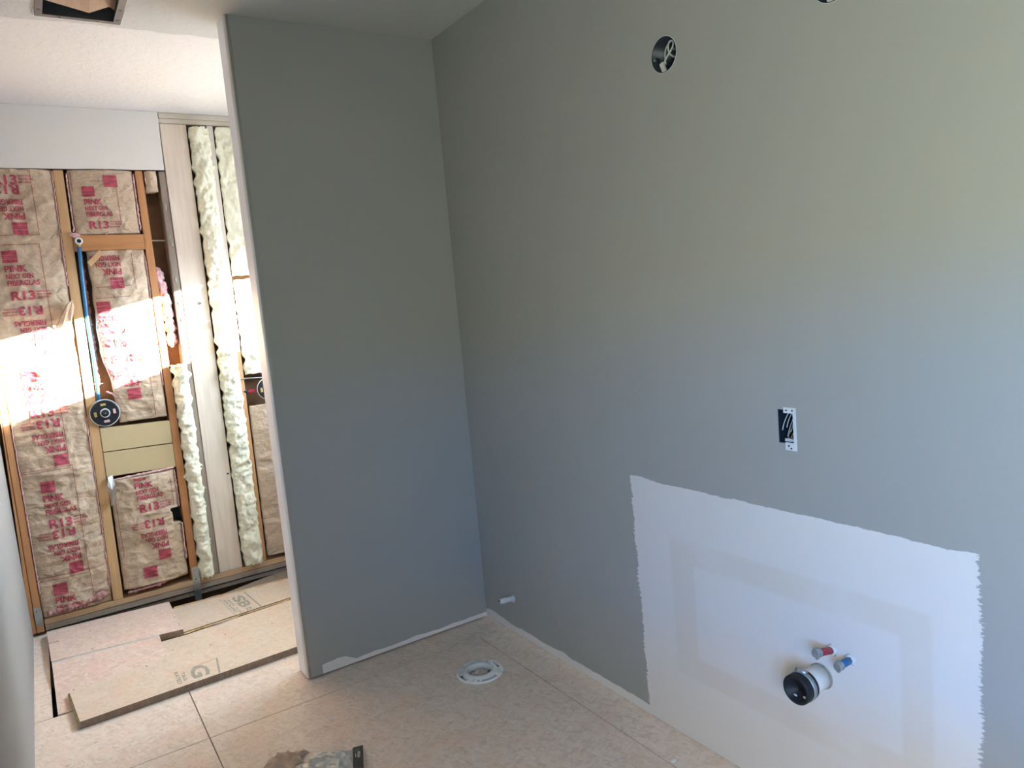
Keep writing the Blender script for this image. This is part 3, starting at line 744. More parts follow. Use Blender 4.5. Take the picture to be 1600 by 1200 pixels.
# ------------------------------------------------------------------ steel straps
a0 = WF(302, 882); 
def strap(name, pts, label, nails):
    b = NB(); prism(b, [WF(u, v, -.0035) for u, v in pts], (0, .0025, 0)); t = tag(obj(name, b, 'steel'), label, 'strap')
    for u, v in nails:
        q = WF(u, v, -.0035); b = NB(); lathe(b, [(.0003, 0), (.0035, 0), (.0025, .0015), (.0003, .002)], q, (0, -1, 0), 12); obj('nail_head', b, 'chrome', t)
strap('steel_strap', [(299, 887), (310.5, 884), (316, 938), (306, 940)], 'long galvanised strap from the orange stud down over the sole plates', [(304, 892), (306, 905), (308, 921)])
strap('steel_plate', [(51.5, 950), (64, 949), (68.5, 976), (57, 979)], 'small nailed steel plate at the foot of the left corner stud', [(57, 956), (60, 962), (64, 966), (59, 976), (61, 953)])

# ------------------------------------------------------------------ shower pipe and valves
vq = WF(164, 645, -.012)
t = thing('shower_riser', (vq.x, DF, vq.z), 'blue pipe rising from a round black valve plate to a white elbow', 'plumbing')
eb = WF(123, 377, -.016)
pth = [WF(123.5, 386, -.013), WF(125.5, 402, -.011), WF(128, 430, .002), WF(136, 500, .010), WF(146, 560, .012), WF(151, 598, .006), WF(155, 632, .006)]
b = NB(); tube(b, pth, .0085, 16); o = obj('pipe', b, 'pex', t, True)
b = NB(); tube(b, [eb+Vector((0, .0135, 0)), eb+Vector((0, .0, 0))], .0125, 24); obj('elbow', b, 'chrome', t, True)
b = NB(); lathe(b, [(.0075, .0), (.0165, .0), (.0165, .012), (.0075, .012)], eb, (0, -1, 0), 32); eo = obj('elbow_ring', b, 'white_plastic', t, True)
b = NB(); lathe(b, [(.0002, .0), (.009, .0), (.009, .013), (.0002, .013)], eb, (0, -1, 0), 24); obj('opening', b, 'black', eo)
b = NB(); tube(b, [eb+Vector((.001, .002, -.012)), pth[0]], .007, 12); obj('collar', b, 'brass', t, True)
b = NB(); q = WF(150, 600, .002); tube(b, [q+Vector((-.03, 0, .001)), q+Vector((.03, 0, -.001))], .003, 8); obj('pipe_clip', b, 'chrome', t)
def valve(t, c, r, shade=0):
    b = NB(); lathe(b, [(.0005, 0), (r, 0), (r, .004), (r-.004, .007), (.030, .007), (.0005, .007)], c, (0, -1, 0), 56)
    pl = obj('valve_plate', b, 'black', t)
    cs = []
    for k in range(4):
        a = k*math.pi/2+.08; q = c+Vector((math.cos(a)*r*.66, 0, math.sin(a)*r*.66)); cb = NB(); box(cb, (-.012, -.03, -.006), (.012, .03, .006))
        cb.transform(Matrix.Translation(q) @ Matrix.Rotation(-a-math.pi/2, 4, 'Y')); cs.append(cb)
    cut(pl, *cs)
    for k, mt in enumerate(('pink_fluff', 'brass', 'brass', 'pink_fluff')):
        a = k*math.pi/2+.08; q = c+Vector((math.cos(a)*r*.66, -.0080, math.sin(a)*r*.66)); cb = NB(); box(cb, (-.0115, 0, -.0055), (.0115, .012, .0055))
        cb.transform(Matrix.Translation(q) @ Matrix.Rotation(-a-math.pi/2, 4, 'Y')); obj('bracket', cb, mt, pl)
    b = NB(); lathe(b, [(.017, .006), (.022, .006), (.022, .016), (.017, .016)], c, (0, -1, 0), 40); obj('hub_ring', b, 'white_plastic', t, False)
    b = NB(); lathe(b, [(.0005, .006), (.0168, .006), (.0168, .022), (.012, .026), (.0005, .026)], c, (0, -1, 0), 40); h = obj('hub', b, 'black', t)
    b = NB(); lathe(b, [(.0003, .0255), (.0045, .0255), (.0035, .030), (.0003, .030)], c, (0, -1, 0), 16); obj('screw', b, 'chrome', h)
    b = NB(); lathe(b, [(.0005, -.0005), (r+.004, -.0005), (r+.004, -.003), (.0005, -.003)], c, (0, -1, 0), 48); rg = obj('backing_ring', b, 'white_plastic', t)
    b = NB(); box(b, (c.x-.022, c.y+.006, c.z-.03), (c.x+.022, c.y+.032, c.z+.03), 0, .006); obj('valve_body', b, 'brass', t)
valve(t, vq, .062)
v2 = WF(419, 607, -.012)
t2 = thing('shower_valve', (v2.x, DF, v2.z), 'second black valve plate half hidden behind the partition edge', 'plumbing')
valve(t2, v2, .055)
b = NB(); tube(b, [WF(383, 612, .01), WF(412, 609, .01)], .009, 12); o = obj('pipe', b, 'red', t2, True)
b = NB(); tube(b, [WF(380, 612, .01), WF(387, 612, .01)], .011, 12); obj('pipe', b, 'black', t2, True)
bm = NB(); tube(bm, [WF(373, 592, -.006), WF(420, 589, -.006)], .0035, 10)
tag(obj('steel_rod', bm, 'steel', None, True), 'thin steel rod above the half hidden black valve', 'rod')
# wood scrap behind the pipe
bm = NB(); q = [WF(136, 410, -.026), WF(155, 391, -.026), WF(160, 398, -.022), WF(142, 417, -.022)]; prism(bm, q, (0, .008, 0))
tag(obj('wood_shim', bm, 'tan_wood'), 'pale wood shim stuck askew beside the blue pipe under the cross block', 'shim')
bm = NB(); q = WF(118, 368, -.008)
blob(bm, q, .013, 4, .5, 2, 3, (1.3, .8, .9)); blob(bm, q+Vector((-.016, 0, .006)), .009, 8, .5, 2, 3)
tag(obj('fiberglass_tuft', bm, 'pink_fluff', None, True), 'pink fiberglass tuft above the white elbow of the blue pipe', 'insulation')

# ------------------------------------------------------------------ floor joists and loose boards
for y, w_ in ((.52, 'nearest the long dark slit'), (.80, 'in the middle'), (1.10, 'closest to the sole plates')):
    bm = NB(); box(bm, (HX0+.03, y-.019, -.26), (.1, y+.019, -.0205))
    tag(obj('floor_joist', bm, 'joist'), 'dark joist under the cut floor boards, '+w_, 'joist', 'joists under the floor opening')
def board(name, pts, thick, mats, label, extra=None):
    """flat board; pts run round its top face"""
    b = NB(); prism(b, pts, (0, 0, -thick), 0, 1)
    t = tag(obj(name, b, list(mats)), label, 'board', 'loose floor boards')
    return t
TB = .028
F = [WZ(125, 1128, TB), WZ(462, 1011, TB), Vector((-.55, .275, TB)), Vector((-.55, .615, TB)), WZ(262, 1026, TB), WZ(108, 1081, TB)]
ang = None
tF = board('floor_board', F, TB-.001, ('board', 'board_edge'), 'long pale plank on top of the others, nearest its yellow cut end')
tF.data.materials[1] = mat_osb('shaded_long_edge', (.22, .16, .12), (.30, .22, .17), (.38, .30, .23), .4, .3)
# yellow cut end with tongue
b = NB(); a, c = F[0], F[-1]; n = Vector((-(c-a).y, (c-a).x, 0)).normalized()*.006
n = n if n.x < 0 else -n
prism(b, [a+Vector((0, 0, -.006)), c+Vector((0, 0, -.006)), c+Vector((0, 0, -.022)), a+Vector((0, 0, -.022))], n); o = obj('cut_end', b, 'board_edge', tF); o['label'] = 'yellow strand-core cut end'
Bz = -.0003
B_ = [Vector((-1.217, .415, Bz)), Vector((HX1-.003, .425, Bz)), Vector((HX1-.003, .80, Bz)), WZ(450, 938.5, Bz), WZ(290, 992, Bz), Vector((-1.217, WZ(290, 992).y+.005, Bz))]
tB = board('floor_board', B_, .0195, ('board', 'board_edge'), 'cream board behind the long plank, right of the pinkish one')
C0, C1 = WZ(287, 989.5, Bz), WZ(450, 936, Bz)
dirc = (C1-C0).normalized()
CR = C0+dirc*(HX1-.01-C0.x)/dirc.x; CL = C0+dirc*(-1.60-C0.x)/dirc.x
K0, K1 = WZ(270, 951, Bz), WZ(447, 904, Bz); dk = (K1-K0).normalized()
KR = K0+dk*(HX1-.01-K0.x)/dk.x; KL = K0+dk*(-1.60-K0.x)/dk.x
up = Vector((0, .013, 0))
tC = board('floor_board', [CL+up, CR+up, KR, KL], .0195, ('board', 'board_edge'), 'cream board with a large grey stamp, at the edge of the dark gap')
def splint(t, p0, p1, w, seed, name='tongue', mat='core_wood'):
    b = NB(); n = 60; lo = []; hi = []
    for i in range(n+1):
        q = p0.lerp(p1, i/n); ww = w*(.75+.5*N(i*.4, seed, 0)); lo.append(q); hi.append(q+Vector((0, ww, 0)))
    prism(b, lo+hi[::-1], (0, 0, -.007)); return obj(name, b, mat, t)
def torn(t, p0, p1, w, seed):
    # ragged strip of bare wood where the face has peeled off the edge
    b = NB(); n = 90; lo = []; hi = []
    for i in range(n+1):
        q = p0.lerp(p1, i/n); ww = w*max(.15, .8+1.1*N(i*.22, seed, 0)+.4*N(i*.9, seed, 3)); lo.append(q); hi.append(q-Vector((0, ww, 0)))
    prism(b, lo+hi[::-1], (0, 0, .0007)); o = obj('torn_edge', b, 'core_wood', t); o['label'] = 'bare orange-brown torn edge'
torn(tB, Vector((-1.12, C0.y-.001-(0), 0))+Vector((0, 0, -.0002)), Vector((CR.x, C0.y+(CR.x-C0.x)*dirc.y/dirc.x-.002, -.0002)), .017, 3)
torn(tC, KL+Vector((.5, -.0015, .0001)), KR+Vector((0, -.0015, .0001)), .020, 7)
# grey bit of metal/paper on the torn tongue
def strip_quad(z, pts, mat, t, name, th=.0006):
    b = NB(); prism(b, [WZ(u, v, z) for u, v in pts], (0, 0, th)); return obj(name, b, mat, t)
strip_quad(-.0030, [(331, 979), (345, 973), (372, 962), (372, 965), (350, 974), (332, 980.5)], 'steel', tC, 'foil_scrap', .003)
strip_quad(-.0035, [(307, 941.5), (330, 933), (345, 929), (340, 932), (309, 943.5)], 'steel', tC, 'foil_scrap', .003)
DZ = .028
D_ = [WZ(80, 1034, DZ), WZ(250, 991.5, DZ), WZ(286, 983, DZ), WZ(264, 940, DZ), WZ(73, 987, DZ)]
D_[0].y -= .0; 
tD = board('floor_board', D_, .0275, ('board_pink', 'board_edge'), 'greyish pink board lying highest, nearest the left corner stud')
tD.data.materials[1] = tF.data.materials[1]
b = NB(); box(b, (-.02, -.005, -.02), (.02, .005, .02)); b.transform(Matrix.Translation(WZ(76, 1006, DZ)+Vector((.02, 0, 0)))); cut(tD, b)
Ez = 0.030
e0, e1 = WZ(81, 1034.5, Ez), WZ(248.5, 992, Ez); e0.y -= .006; e1.y -= .006
E_ = [Vector((-1.619, .412, .0002)), Vector((-1.222, .412, .0002)), e1, e0]
b = NB(); vt = [b.verts.new(p_) for p_ in E_]; vb = [b.verts.new(p_+Vector((0, 0, -.019 if i < 2 else -.0295))) for i, p_ in enumerate(E_)]
b.faces.new(vt); b.faces.new(vb[::-1])
for i in range(4): f = b.faces.new((vt[i], vb[i], vb[(i+1) % 4], vt[(i+1) % 4])); f.material_index = 1
tE = tag(obj('floor_board', b, ['board_pink', 'board_edge']), 'pinkish board beside the long dark slit, its back edge tipped up', 'board', 'loose floor boards')
# lift: the long plank rests on the tipped board
b = NB(); p0, p1 = e0+Vector((.001, -.0075, -.0006)), e1+Vector((-.001, -.0075, -.0006)); prism(b, [p0, p1, p1+Vector((0, .0082, 0)), p0+Vector((0, .0082, 0))], (0, 0, .0022)); o = obj('lit_edge_strip', b, 'plaster', tE); o['label'] = 'white strip painted as light caught on the back edge'  # white strip added as the light caught by the tipped back edge
# wedge of grey board at the gap
b = NB(); prism(b, [WZ(330, 935, -.002), WZ(450, 888, -.002), WZ(452, 903, -.002), WZ(380, 924, -.002)][::-1], (0, 0, -.018))
tag(obj('board_sliver', b, 'grey_wood'), 'grey tapering sliver of board between the stamped board and the dark gap', 'board')
# nails in boards
def nail(t, u, v, z, r=.0035):
    b = NB(); q = WZ(u, v, z); lathe(b, [(.0003, 0), (r, 0), (r*.8, .0006), (.0003, .0006)], q, (0, 0, 1), 10); obj('nail_hole', b, 'joist', t)
for u, v in ((262, 942), (272, 964), (279, 974), (280, 977), (140, 987), (144, 1014)): nail(tD, u, v, DZ)
for u, v in ((270, 1016), (424, 973), (401, 950)): nail(tB if v > 960 else tC, u, v, Bz)
for u, v in ((115, 1078), (229, 1041), (425, 974), (329, 1008), (352, 991)): nail(tF, u, v, TB)

# stamps
def stamp_map(o, ex, ey): return lambda u, v: o+ex*u+ey*v
def stamp(t, c00, c10, c01, items):
    """c00 lower left, c10 lower right, c01 upper left of a stamp, unit square coords"""
    ex, ey = c10-c00, c01-c00; b = NB(); mf = lambda u, v: c00+ex*u+ey*v+Vector((0, 0, .0004))
    for it in items:
        if it[0] == 'q': 
            _, u0, v0, u1, v1 = it; vs = [b.verts.new(mf(*p_)) for p_ in ((u0, v0), (u1, v0), (u1, v1), (u0, v1))]; b.faces.new(vs)
        else:
            _, s, u, v, w, h, rot = it
            if rot: put_text(b, s, w, h, (lambda a, c: mf(u+c-0, v+h-a) if rot == 1 else mf(u+w-c, v+a)), False, (0, 0))
            else: put_text(b, s, h, w, mf, False, (u, v))
    o = obj('grey_stamp', b, 'stamp', t); o['label'] = 'faded grey grade stamp'
stamp(tC, WZ(368, 962, Bz), WZ(409, 948, Bz), WZ(342, 937, Bz),
      [('q', .96, 0, 1.02, 1.0), ('q', 0, 0, .02, 1), ('t', 'S', .40, .55, .42, .34, 1), ('t', 'B', .40, .24, .42, .30, 1), ('t', 'XP', .45, .03, .26, .16, 0),
       ('t', 'APA RATED', .08, .12, .10, .80, 1), ('t', '23/32', .22, .45, .08, .4, 1), ('t', '16 oc', .22, .05, .08, .3, 1)])
stamp(tF, WZ(303, 1068, TB), WZ(345, 1051, TB), WZ(262, 1050, TB) if False else WZ(300, 1043, TB)-Vector((0, 0, 0)),
      [('q', .92, .0, .99, 1.0), ('q', -.02, .97, .95, 1.0)])
cs = WZ(262, 1052, TB); cr_ = WZ(330, 1036, TB)
stamp(tF, Vector((-1.235, .262, TB)), Vector((-1.075, .262, TB)), Vector((-1.235, .405, TB)),
      [('t', 'G', .42, .10, .42, .80, 1), ('t', 'RATED', .08, .08, .10, .84, 1), ('t', 'T&G', .22, .2, .09, .6, 1)])

# ------------------------------------------------------------------ toilet flange
zc = Vector((FLC[0], FLC[1], 0))
t = thing('toilet_flange', (FLC[0], FLC[1], 0), 'white slotted ring of the toilet drain on the subfloor', 'flange')
b = NB(); lathe(b, [(.0435, -.03), (.048, -.03), (.0485, .0006), (.086, .0006), (.088, .003), (.086, .008), (.060, .009), (.056, .014), (.046, .014), (.0435, .010)], zc, (0, 0, 1), 96)
fl = obj('flange_ring', b, 'white_plastic', t, True)
cs = []
for a0_, a1_, r0_, r1_ in ((-.35, .35, .068, .077), (1.2, 1.95, .068, .077), (2.75, 3.5, .068, .077), (4.3, 5.1, .068, .077)):
    cb = NB(); inner = [zc+Vector((math.cos(a0_+(a1_-a0_)*i/10)*r0_, math.sin(a0_+(a1_-a0_)*i/10)*r0_, -.02)) for i in range(11)]
    outer = [zc+Vector((math.cos(a0_+(a1_-a0_)*i/10)*r1_, math.sin(a0_+(a1_-a0_)*i/10)*r1_, -.02)) for i in range(11)]
    prism(cb, inner+outer[::-1], (0, 0, .05)); cs.append(cb)
for a_ in (.62, 2.25, 3.85, 5.45):
    cb = NB(); box(cb, (.070, -.0035, -.01), (.10, .0035, .03)); cb.transform(Matrix.Translation(zc) @ Matrix.Rotation(a_, 4, 'Z')); cs.append(cb)
    cb = NB(); bmesh.ops.create_cone(cb, cap_ends=True, segments=12, radius1=.004, radius2=.004, depth=.05, matrix=Matrix.Translation(zc+Vector((math.cos(a_+.28)*.072, math.sin(a_+.28)*.072, 0)))); cs.append(cb)
cut(fl, *cs)
b = NB(); lathe(b, [(.064, .0002), (.084, .0002), (.084, .0005), (.064, .0005)], zc, (0, 0, 1), 48); obj('slot_shade_ring', b, 'black', t)  # black ring put in as the shade seen through the flange slots
bm = NB(); blob(bm, zc+Vector((0, 0, -.004)), .029, 3, .4, 2.5, 4, (1, 1, .32))
tag(obj('paper_wad', bm, 'tissue', None, False), 'crumpled pinkish paper wad plugging the toilet flange', 'paper')

# ------------------------------------------------------------------ pipes through the right wall
dy, dz = -1.662, .394
t = thing('drain_stub', (0, dy, dz), 'white drain stub with black rubber cap and steel clamp', 'pipe')
ax = Vector((-1, .0, .004)).normalized()
b = NB(); lathe(b, [(.0255, 0), (.030, 0), (.030, .075), (.0255, .075)], (0, dy, dz), ax, 40); obj('drain_pipe', b, 'pvc', t, True)
b = NB(); lathe(b, [(.0305, .058), (.0355, .058), (.0362, .062), (.0350, .066), (.0350, .080), (.0365, .084), (.0365, .098), (.034, .101), (.029, .101), (.029, .088), (.0005, .088), (.0005, .078), (.0302, .078)], (0, dy, dz), ax, 48); cp = obj('rubber_cap', b, 'black', t, True)
for p_ in cp.data.polygons: p_.use_smooth = p_.area < 8e-5
b = NB(); lathe(b, [(.0352, .067), (.0372, .067), (.0372, .079), (.0352, .079)], (0, dy, dz), ax, 48); cl = obj('hose_clamp', b, 'dull_zinc', t, True)
b = NB(); tube(b, [(-.073, dy-.012, dz+.0385), (-.073, dy+.016, dz+.0385)], .006, 10); obj('clamp_screw', b, 'dull_zinc', cl, True)
for yy, zz, sx_ in ((.010, -.02, .007), (-.018, -.016, .009)):
    b = NB(); blob(b, (-.089, dy+yy, dz+zz), sx_*.5, yy*100, .5, 2, 2, (.3, 1.4, .8)); obj('paint_fleck', b, 'plaster', cp, True)
b = NB(); lathe(b, [(.0302, .0), (.0325, .0), (.0318, .0035), (.0302, .0035)], (0, dy, dz), ax, 40); obj('caulk_ring', b, 'caulk', t, True)
def stub(base, tip, mat, label):
    base, tip = Vector(base), Vector(tip); d = tip-base; L = d.length; d.normalize()
    t = thing('supply_stub', base, label, 'pipe', 'capped supply stubs')
    b = NB(); tube(b, [base, base+d*(L*.86)], .0088, 20); obj('tube', b, mat, t, True)
    b = NB(); lathe(b, [(.0005, L*.84), (.0105, L*.84), (.0105, L*.97), (.0095, L), (.0005, L)], base, d, 28); cp = obj('end_cap', b, 'dull_zinc', t)
    b = NB(); lathe(b, [(.0095, L*.74), (.0112, L*.74), (.0112, L*.82), (.0095, L*.82)], base, d, 28); rg = obj('crimp_ring', b, 'dull_zinc', t, True)
    b = NB(); box(b, (-.004, -.003, -.005), (.004, .003, .003)); b.transform(Matrix.Translation(base+d*L*.78+Vector((0, .004, -.0125)))); obj('crimp_tab', b, 'dull_zinc', rg)
    b = NB(); blob(b, base+d*.003, .0125, base.y*10, .45, 2.5, 3, (.55, 1, 1)); obj('plaster_collar', b, 'plaster', t, True)
stub((0, -1.696, .474), (-.063, -1.692, .486), 'red', 'red capped supply stub above the drain stub')
stub((0, -1.744, .468), (-.055, -1.744, .469), 'blue', 'blue capped supply stub right of the red one')
# specks of plaster damage around the holes
# small plaster-coated stub low in the corner
t0, t1 = WR(802, 935), None
t = thing('plastered_stub', (0, t0.y, t0.z), 'stubby plaster-coated pipe low on the grey wall near the corner', 'pipe')
b = NB(); base = Vector((0, t0.y, t0.z)); tip = base+Vector((-.062, .004, .006))
pts = [base.lerp(tip, i/9) for i in range(10)]; tube(b, pts, [.016, .014, .0115, .012, .0105, .0115, .0125, .012, .012, .010], 16)
for v in b.verts: v.co += Vector((N(v.co.x*90, v.co.y*90, 0), N(v.co.x*80, 5, v.co.z*90), N(v.co.z*80, 9, v.co.y*80)))*.003
obj('pipe', b, 'plaster', t, True)
b = NB(); lathe(b, [(.0003, 0), (.004, 0), (.004, .0008), (.0003, .0008)], tip+Vector((-.0015, .001, 0)), (-1, 0, 0), 14); obj('opening', b, 'dark', t)

# ------------------------------------------------------------------ electrical boxes
for i, (y, z) in enumerate(RB):
    t = thing('round_electrical_box', (0, y, z), ('round box opening with a looped white cable, high on the grey wall', 'round box opening cut off by the top edge of the photo')[i], 'electrical box', 'round light boxes')
    b = NB(); lathe(b, [(.0440, -.0006), (.0458, -.0006), (.0458, .052), (.0005, .052), (.0005, .049), (.0430, .049)], (0, y, z), (1, 0, 0), 48); bo = obj('box_shell', b, 'navy', t, True)
    for p_ in bo.data.polygons: p_.use_smooth = p_.area < 1e-3
    for s in (-1, 1):
        b = NB(); box(b, (.004, -.006, -.005), (.016, .006, .005)); b.transform(Matrix.Translation((0, y+s*.037, z-s*.004))); e = obj('screw_ear', b, 'navy', bo)
        b = NB(); lathe(b, [(.0015, 0), (.0036, 0), (.0036, .004), (.0015, .004)], (.004, y+s*.036, z-s*.004), (-1, 0, 0), 16); obj('ear_screw', b, 'steel', bo)
    def cable(P, r_, x0, x1_):
        P = [Vector((0, y+a, z+c)) for a, c in P]; out = []
        for k in range(len(P)-1):
            p0, p1, p2, p3 = P[max(k-1, 0)], P[k], P[k+1], P[min(k+2, len(P)-1)]
            for q in range(5):
                t_ = q/5; out.append(.5*((2*p1)+(p2-p0)*t_+(2*p0-5*p1+4*p2-p3)*t_*t_+(3*p1-p0-3*p2+p3)*t_**3))
        out.append(P[-1])
        for k, q in enumerate(out): q.x = x0+(x1_-x0)*k/len(out)
        b = NB(); tube(b, out, r_, 10); obj('cable', b, 'cable', t, True)
    cable([(.010, -.018), (.002, -.006), (-.010, .006), (-.019, .018), (-.019, .029), (-.010, .035), (.001, .033), (.007, .023), (.006, .010), (-.001, .000), (-.012, -.008), (-.018, -.016)], .0024, .010, .034)
    cable([(.016, -.018), (.020, -.004), (.022, .012), (.018, .028), (.006, .038), (-.010, .040), (-.022, .032)], .0020, .022, .040)
    b = NB(); box(b, (-.0035, -.006, -.014), (.0035, .006, .014)); b.transform(Matrix.Translation((.010, y+.014, z-.029)) @ Matrix.Rotation(-.38, 4, 'X')); obj('cable_end', b, 'cable', t)
    b = NB(); lathe(b, [(.0455, -.0006), (.0468, -.0005), (.0470, .0002), (.0455, .0002)], (0, y, z), (1, 0, 0), 56); obj('caulk_ring', b, 'plaster', t, True)
t = thing('switch_box', (0, (SBY0+SBY1)/2, (SBZ0+SBZ1)/2), 'rectangular switch box opening with bare wire ends, above the primed patch', 'electrical box')
b = NB(); th = .002
box(b, (.001, SBY0, SBZ0), (.068, SBY0+th, SBZ1)); box(b, (.001, SBY1-th, SBZ0), (.068, SBY1, SBZ1)); box(b, (.001, SBY0+th, SBZ0), (.068, SBY1-th, SBZ0+th)); box(b, (.001, SBY0+th, SBZ1-th), (.068, SBY1-th, SBZ1)); box(b, (.066, SBY0+th, SBZ0+th), (.068, SBY1-th, SBZ1-th))
obj('box_shell', b, 'navy', t)
b = NB()
yl, yr = SBY1, SBY0      # left in view is larger y
box(b, (-.0022, yr-.005, SBZ1-.008), (-.0004, yl-.018, SBZ1+.006)); box(b, (-.0022, yr-.005, SBZ0-.016), (-.0004, yl-.020, SBZ0+.003)); box(b, (-.0022, yr-.005, SBZ0+.003), (-.0004, yr+.003, SBZ1-.008))
fo = obj('mounting_flange', b, 'white_plastic', t)
for yy, zz in ((yl-.026, SBZ1-.001), (yr+.004, SBZ1-.001), (yl-.030, SBZ0-.005), (yr+.010, SBZ0-.011)):
    b = NB(); lathe(b, [(.0003, 0), (.0022, 0), (.0022, .0007), (.0003, .0007)], (-.0022, yy, zz), (-1, 0, 0), 12); obj('screw_hole', b, 'black', fo)
b = NB(); box(b, (.008, yr+.004, SBZ0+.003), (.05, yl-.012, SBZ0+.010)); obj('drywall_crumbs', b, 'plaster', t)
wires = [((.03, yl-.016, SBZ1-.004), (.008, yl-.006, SBZ0+.030), 'cable'), ((.04, yl-.020, SBZ1-.004), (.016, yl-.013, SBZ0+.036), 'cable'), ((.05, yl-.024, SBZ1-.004), (.012, yl-.017, SBZ0+.014), 'cable'),
         ((.05, yl-.028, SBZ1-.004), (.02, yl-.022, SBZ0+.024), 'steel'), ((.02, yr+.008, SBZ1-.02), (.01, yr+.004, SBZ0+.036), 'cable'), ((.02, yr+.012, SBZ0+.046), (.01, yl-.020, SBZ0+.012), 'copper'), ((.015, yr+.002, SBZ0+.036), (.01, yr+.018, SBZ0+.012), 'copper')]
for i, (a, c, mt) in enumerate(wires):
    a, c = Vector(a), Vector(c); mid = (a+c)/2+Vector((-.006, .004, 0)); pts = [((1-s)**2)*a+2*s*(1-s)*mid+s*s*c for s in [k/10 for k in range(11)]]
    b = NB(); tube(b, pts, .0013, 8); obj('wire', b, mt, t, True)

# paint nick
# ------------------------------------------------------------------ ceiling vent boot
t = thing('ceiling_vent_box', ((VX0+VX1)/2, (VY0+VY1)/2, CEIL), 'grey metal fan housing open in the ceiling, no grille', 'vent')
b = NB(); fz = CEIL-.004
def ring(b, x0, x1, y0, y1, w, z0, z1):
    box(b, (x0, y0, z0), (x0+w, y1, z1)); box(b, (x1-w, y0, z0), (x1, y1, z1)); box(b, (x0+w, y0, z0), (x1-w, y0+w, z1)); box(b, (x0+w, y1-w, z0), (x1-w, y1, z1))
ring(b, VX0, VX1, VY0, VY1, .022, fz-.0025, fz+.0025); fr = obj('flange_frame', b, 'vent_metal', t)
b = NB(); ring(b, VX0+.012, VX1-.012, VY0+.012, VY1-.012, .002, fz+.003, CEIL+.17); box(b, (VX0+.012, VY0+.012, CEIL+.17), (VX1-.012, VY1-.012, CEIL+.172)); obj('housing', b, 'vent_metal', t)
for x, y in ((VX0+.011, VY1-.06), (VX0+.011, VY0+.06), (VX1-.011, VY1-.04), (VX1-.011, VY1-.13), (VX0+.07, VY1-.011), (VX1-.07, VY1-.011)):
    b = NB(); box(b, (x-.005, y-.003, fz-.0032), (x+.005, y+.003, fz-.0024)); obj('slot', b, 'black', fr)
for x, y in ((VX0+.08, VY1-.016), (VX1-.05, VY1-.016)):
    b = NB(); lathe(b, [(.0003, 0), (.003, 0), (.002, .002), (.0003, .002)], (x, y, fz-.0025), (0, 0, -1), 12); obj('screw', b, 'chrome', fr)
# torn drywall lip
b = fluff_strip([(VX0-.004, VY1-.06, CEIL-.003), (VX0-.003, VY1+.004, CEIL-.003), (VX1+.003, VY1+.004, CEIL-.003), (VX1+.004, VY1-.12, CEIL-.003)], .0035, 77, .3); obj('torn_lip', b, 'plaster', t, True)
# folded cardboard inside
b = NB(); z0 = CEIL+.02
A = [(VX0+.017, VY0+.02, CEIL+.05), (VX0+.017, VY1-.085, CEIL+.018), (-1.20, VY1-.038, CEIL+.008), (-1.145, VY1-.095, CEIL+.014), (-1.135, VY1-.075, CEIL+.018), (-1.121, VY1-.038, CEIL+.024), (-1.121, VY0+.02, CEIL+.06)]
vs = [b.verts.new(p_) for p_ in A]; m1 = b.verts.new((-1.205, VY0+.02, CEIL+.02)); m2 = b.verts.new((-1.150, VY0+.02, CEIL+.045))
b.faces.new((vs[0], vs[1], vs[2], m1)); b.faces.new((m1, vs[2], vs[3], m2)); b.faces.new((m2, vs[3], vs[4])); b.faces.new((m2, vs[4], vs[5], vs[6]))
r = bmesh.ops.extrude_face_region(b, geom=b.faces[:])
for v in [g_ for g_ in r['geom'] if isinstance(g_, bmesh.types.BMVert)]: v.co.z += .003
tag(obj('cardboard_sheet', b, 'card'), 'folded brown cardboard stuffed in the ceiling housing', 'cardboard')

# ------------------------------------------------------------------ litter on the floor
def crumple(name, pts, h, seed, mat, label, cat, n=26, freq=22, th=.0015):
    """crumpled sheet: quad corners, height field"""
    b = NB(); P = [Vector(p_) for p_ in pts]; g_ = []
    for j in range(n+1):
        row = []
        for i in range(n+1):
            s, u = i/n, j/n; q = P[0]*(1-s)*(1-u)+P[1]*s*(1-u)+P[2]*s*u+P[3]*(1-s)*u
            edge = min(1, 6*min(s, 1-s, u, 1-u)+.15)
            q = q+Vector((N(q.x*freq*1.5, q.y*freq*1.5, seed+1)*.02, N(q.x*freq*1.5, q.y*freq*1.5, seed+4)*.02, 0))
            hh = h*edge*(.25+.75*max(0, ridge(q.x*freq, q.y*freq, seed)))
            row.append(b.verts.new((q.x, q.y, .0025+max(0, hh))))
        g_.append(row)
    for j in range(n):
        for i in range(n): b.faces.new((g_[j][i], g_[j][i+1], g_[j+1][i+1], g_[j+1][i]))
    r = bmesh.ops.extrude_face_region(b, geom=b.faces[:])
    for v in [g2 for g2 in r['geom'] if isinstance(g2, bmesh.types.BMVert)]: v.co.z -= th
    return tag(obj(name, b, mat), label, cat)
crumple('crumpled_paper', [WZ(400, 1215), WZ(448, 1214), WZ(484, 1174), WZ(430, 1181)], .016, 5, 'brown_paper', 'torn brown paper heap left of the clear wrapper', 'paper', 60, 26)
wr_ = crumple('plastic_wrapper', [WZ(458, 1212), WZ(566, 1202), WZ(552, 1173), WZ(494, 1178)], .012, 9, 'film', 'clear crumpled wrapper with a dark label corner, at the bottom edge', 'wrapper', 56, 30)
L0, L1, L2, L3 = WZ(551.5, 1171.5, .008), WZ(567.5, 1167, .008), WZ(568.5, 1203, .008), WZ(552, 1203, .008)
for q in (L0, L1, L2, L3): q.z = .0150
b = NB(); prism(b, [L0, L1, L2, L3], (0, 0, -.0008)); lb = obj('dark_label', b, 'label_dark', wr_); lb['label'] = 'black and green printed label'
ex, ey = (L1-L0), (L3-L0)
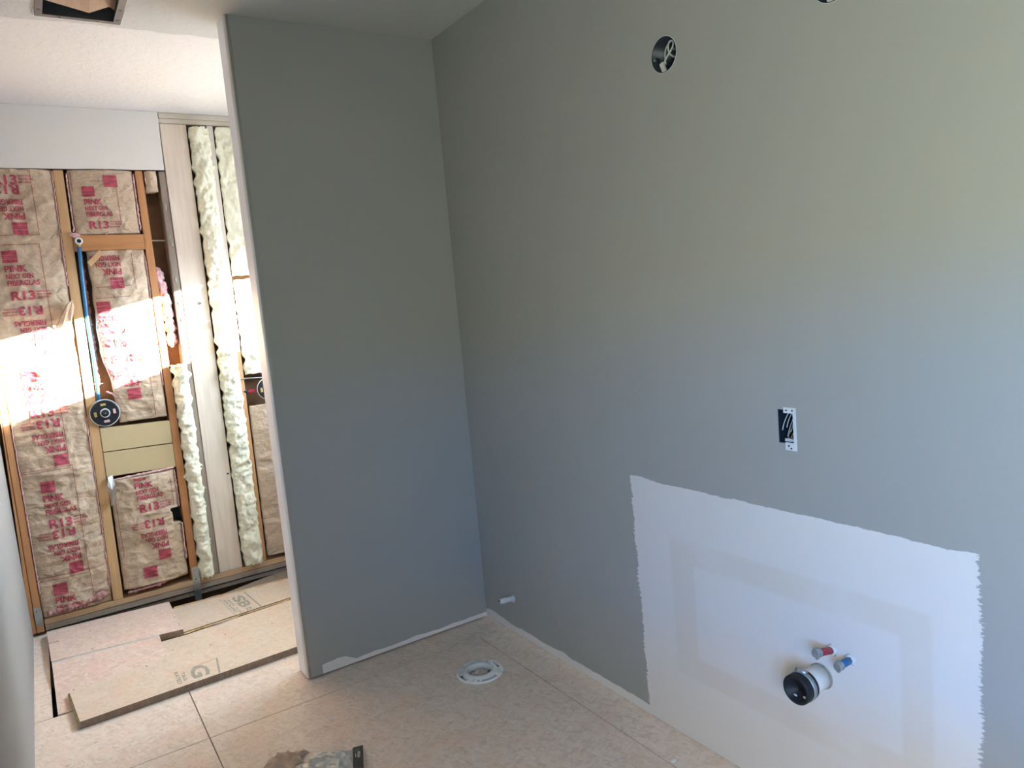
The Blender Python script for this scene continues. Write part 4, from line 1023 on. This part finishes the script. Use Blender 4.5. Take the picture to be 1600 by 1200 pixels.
mf = lambda u, v: L0+ex*u+ey*v+Vector((0, 0, .0005))
b = NB(); put_text(b, '8226', .24, .30, lambda a, c: mf(.46+c, .30+a), False, (0, 0))
b.free(); b = NB()
vs_, fs_, bb = text_verts('8226', 1.0)
nv = [b.verts.new(mf(.72-(v.y-bb[2])/(bb[3]-bb[2])*-.0-.27*(1-(v.y-bb[2])/(bb[3]-bb[2])), .28+.30*(v.x-bb[0])/(bb[1]-bb[0]))) for v in vs_]
for f_ in fs_: b.faces.new([nv[i] for i in f_])
vs = [b.verts.new(mf(*p_)) for p_ in ((.24, .34), (.31, .34), (.31, .52), (.24, .52))]; b.faces.new(vs)
obj('label_print', b, 'label_white', lb)
b = NB(); vs = [b.verts.new(mf(*p_)+Vector((0, 0, -.0002))) for p_ in ((.14, .12), (.66, .10), (.66, .24), (.14, .27))]; b.faces.new(vs); obj('label_print', b, 'label_green', lb)
chips = [(747, 1010, .006, 'just behind the toilet flange'), (779, 1009, .004, 'beside the long floor seam behind the flange'), (812, 1022, .005, 'right of the long floor seam, near the grey wall'), (872, 1110, .006, 'on the seam side, halfway to the primed patch'),
         (966, 1184, .006, 'near the bottom edge, left of the long seam'), (96, 1115, .007, 'at the near end of the dark slit'), (150, 1160, .006, 'in front of the cut end of the long plank'), (106, 1196, .005, 'at the foot of the left wall, bottom edge'),
         (640, 1112, .004, 'in front of the partition, left of the flange'), (530, 1134, .006, 'above the clear wrapper, nearer to it'), (518, 1124, .008, 'above the clear wrapper, the larger of two'), (1052, 1190, .010, 'where the long seam meets the bottom edge'),
         (600, 1105, .004, 'in the shade of the partition corner'), (860, 1175, .004, 'in the open middle of the floor, near the bottom'), (700, 1152, .004, 'in front of the toilet flange')]
for i, (u, v, r_, w_) in enumerate(chips):
    b = NB(); q = WZ(u, v); blob(b, q+Vector((0, 0, r_*.28)), r_, i*2.3, .4, 1.5, 2, (1.2, .7, .28))
    tag(obj('plaster_chip', b, 'plaster', None, False), 'tiny white plaster chip '+w_, 'debris', 'plaster chips on the subfloor')
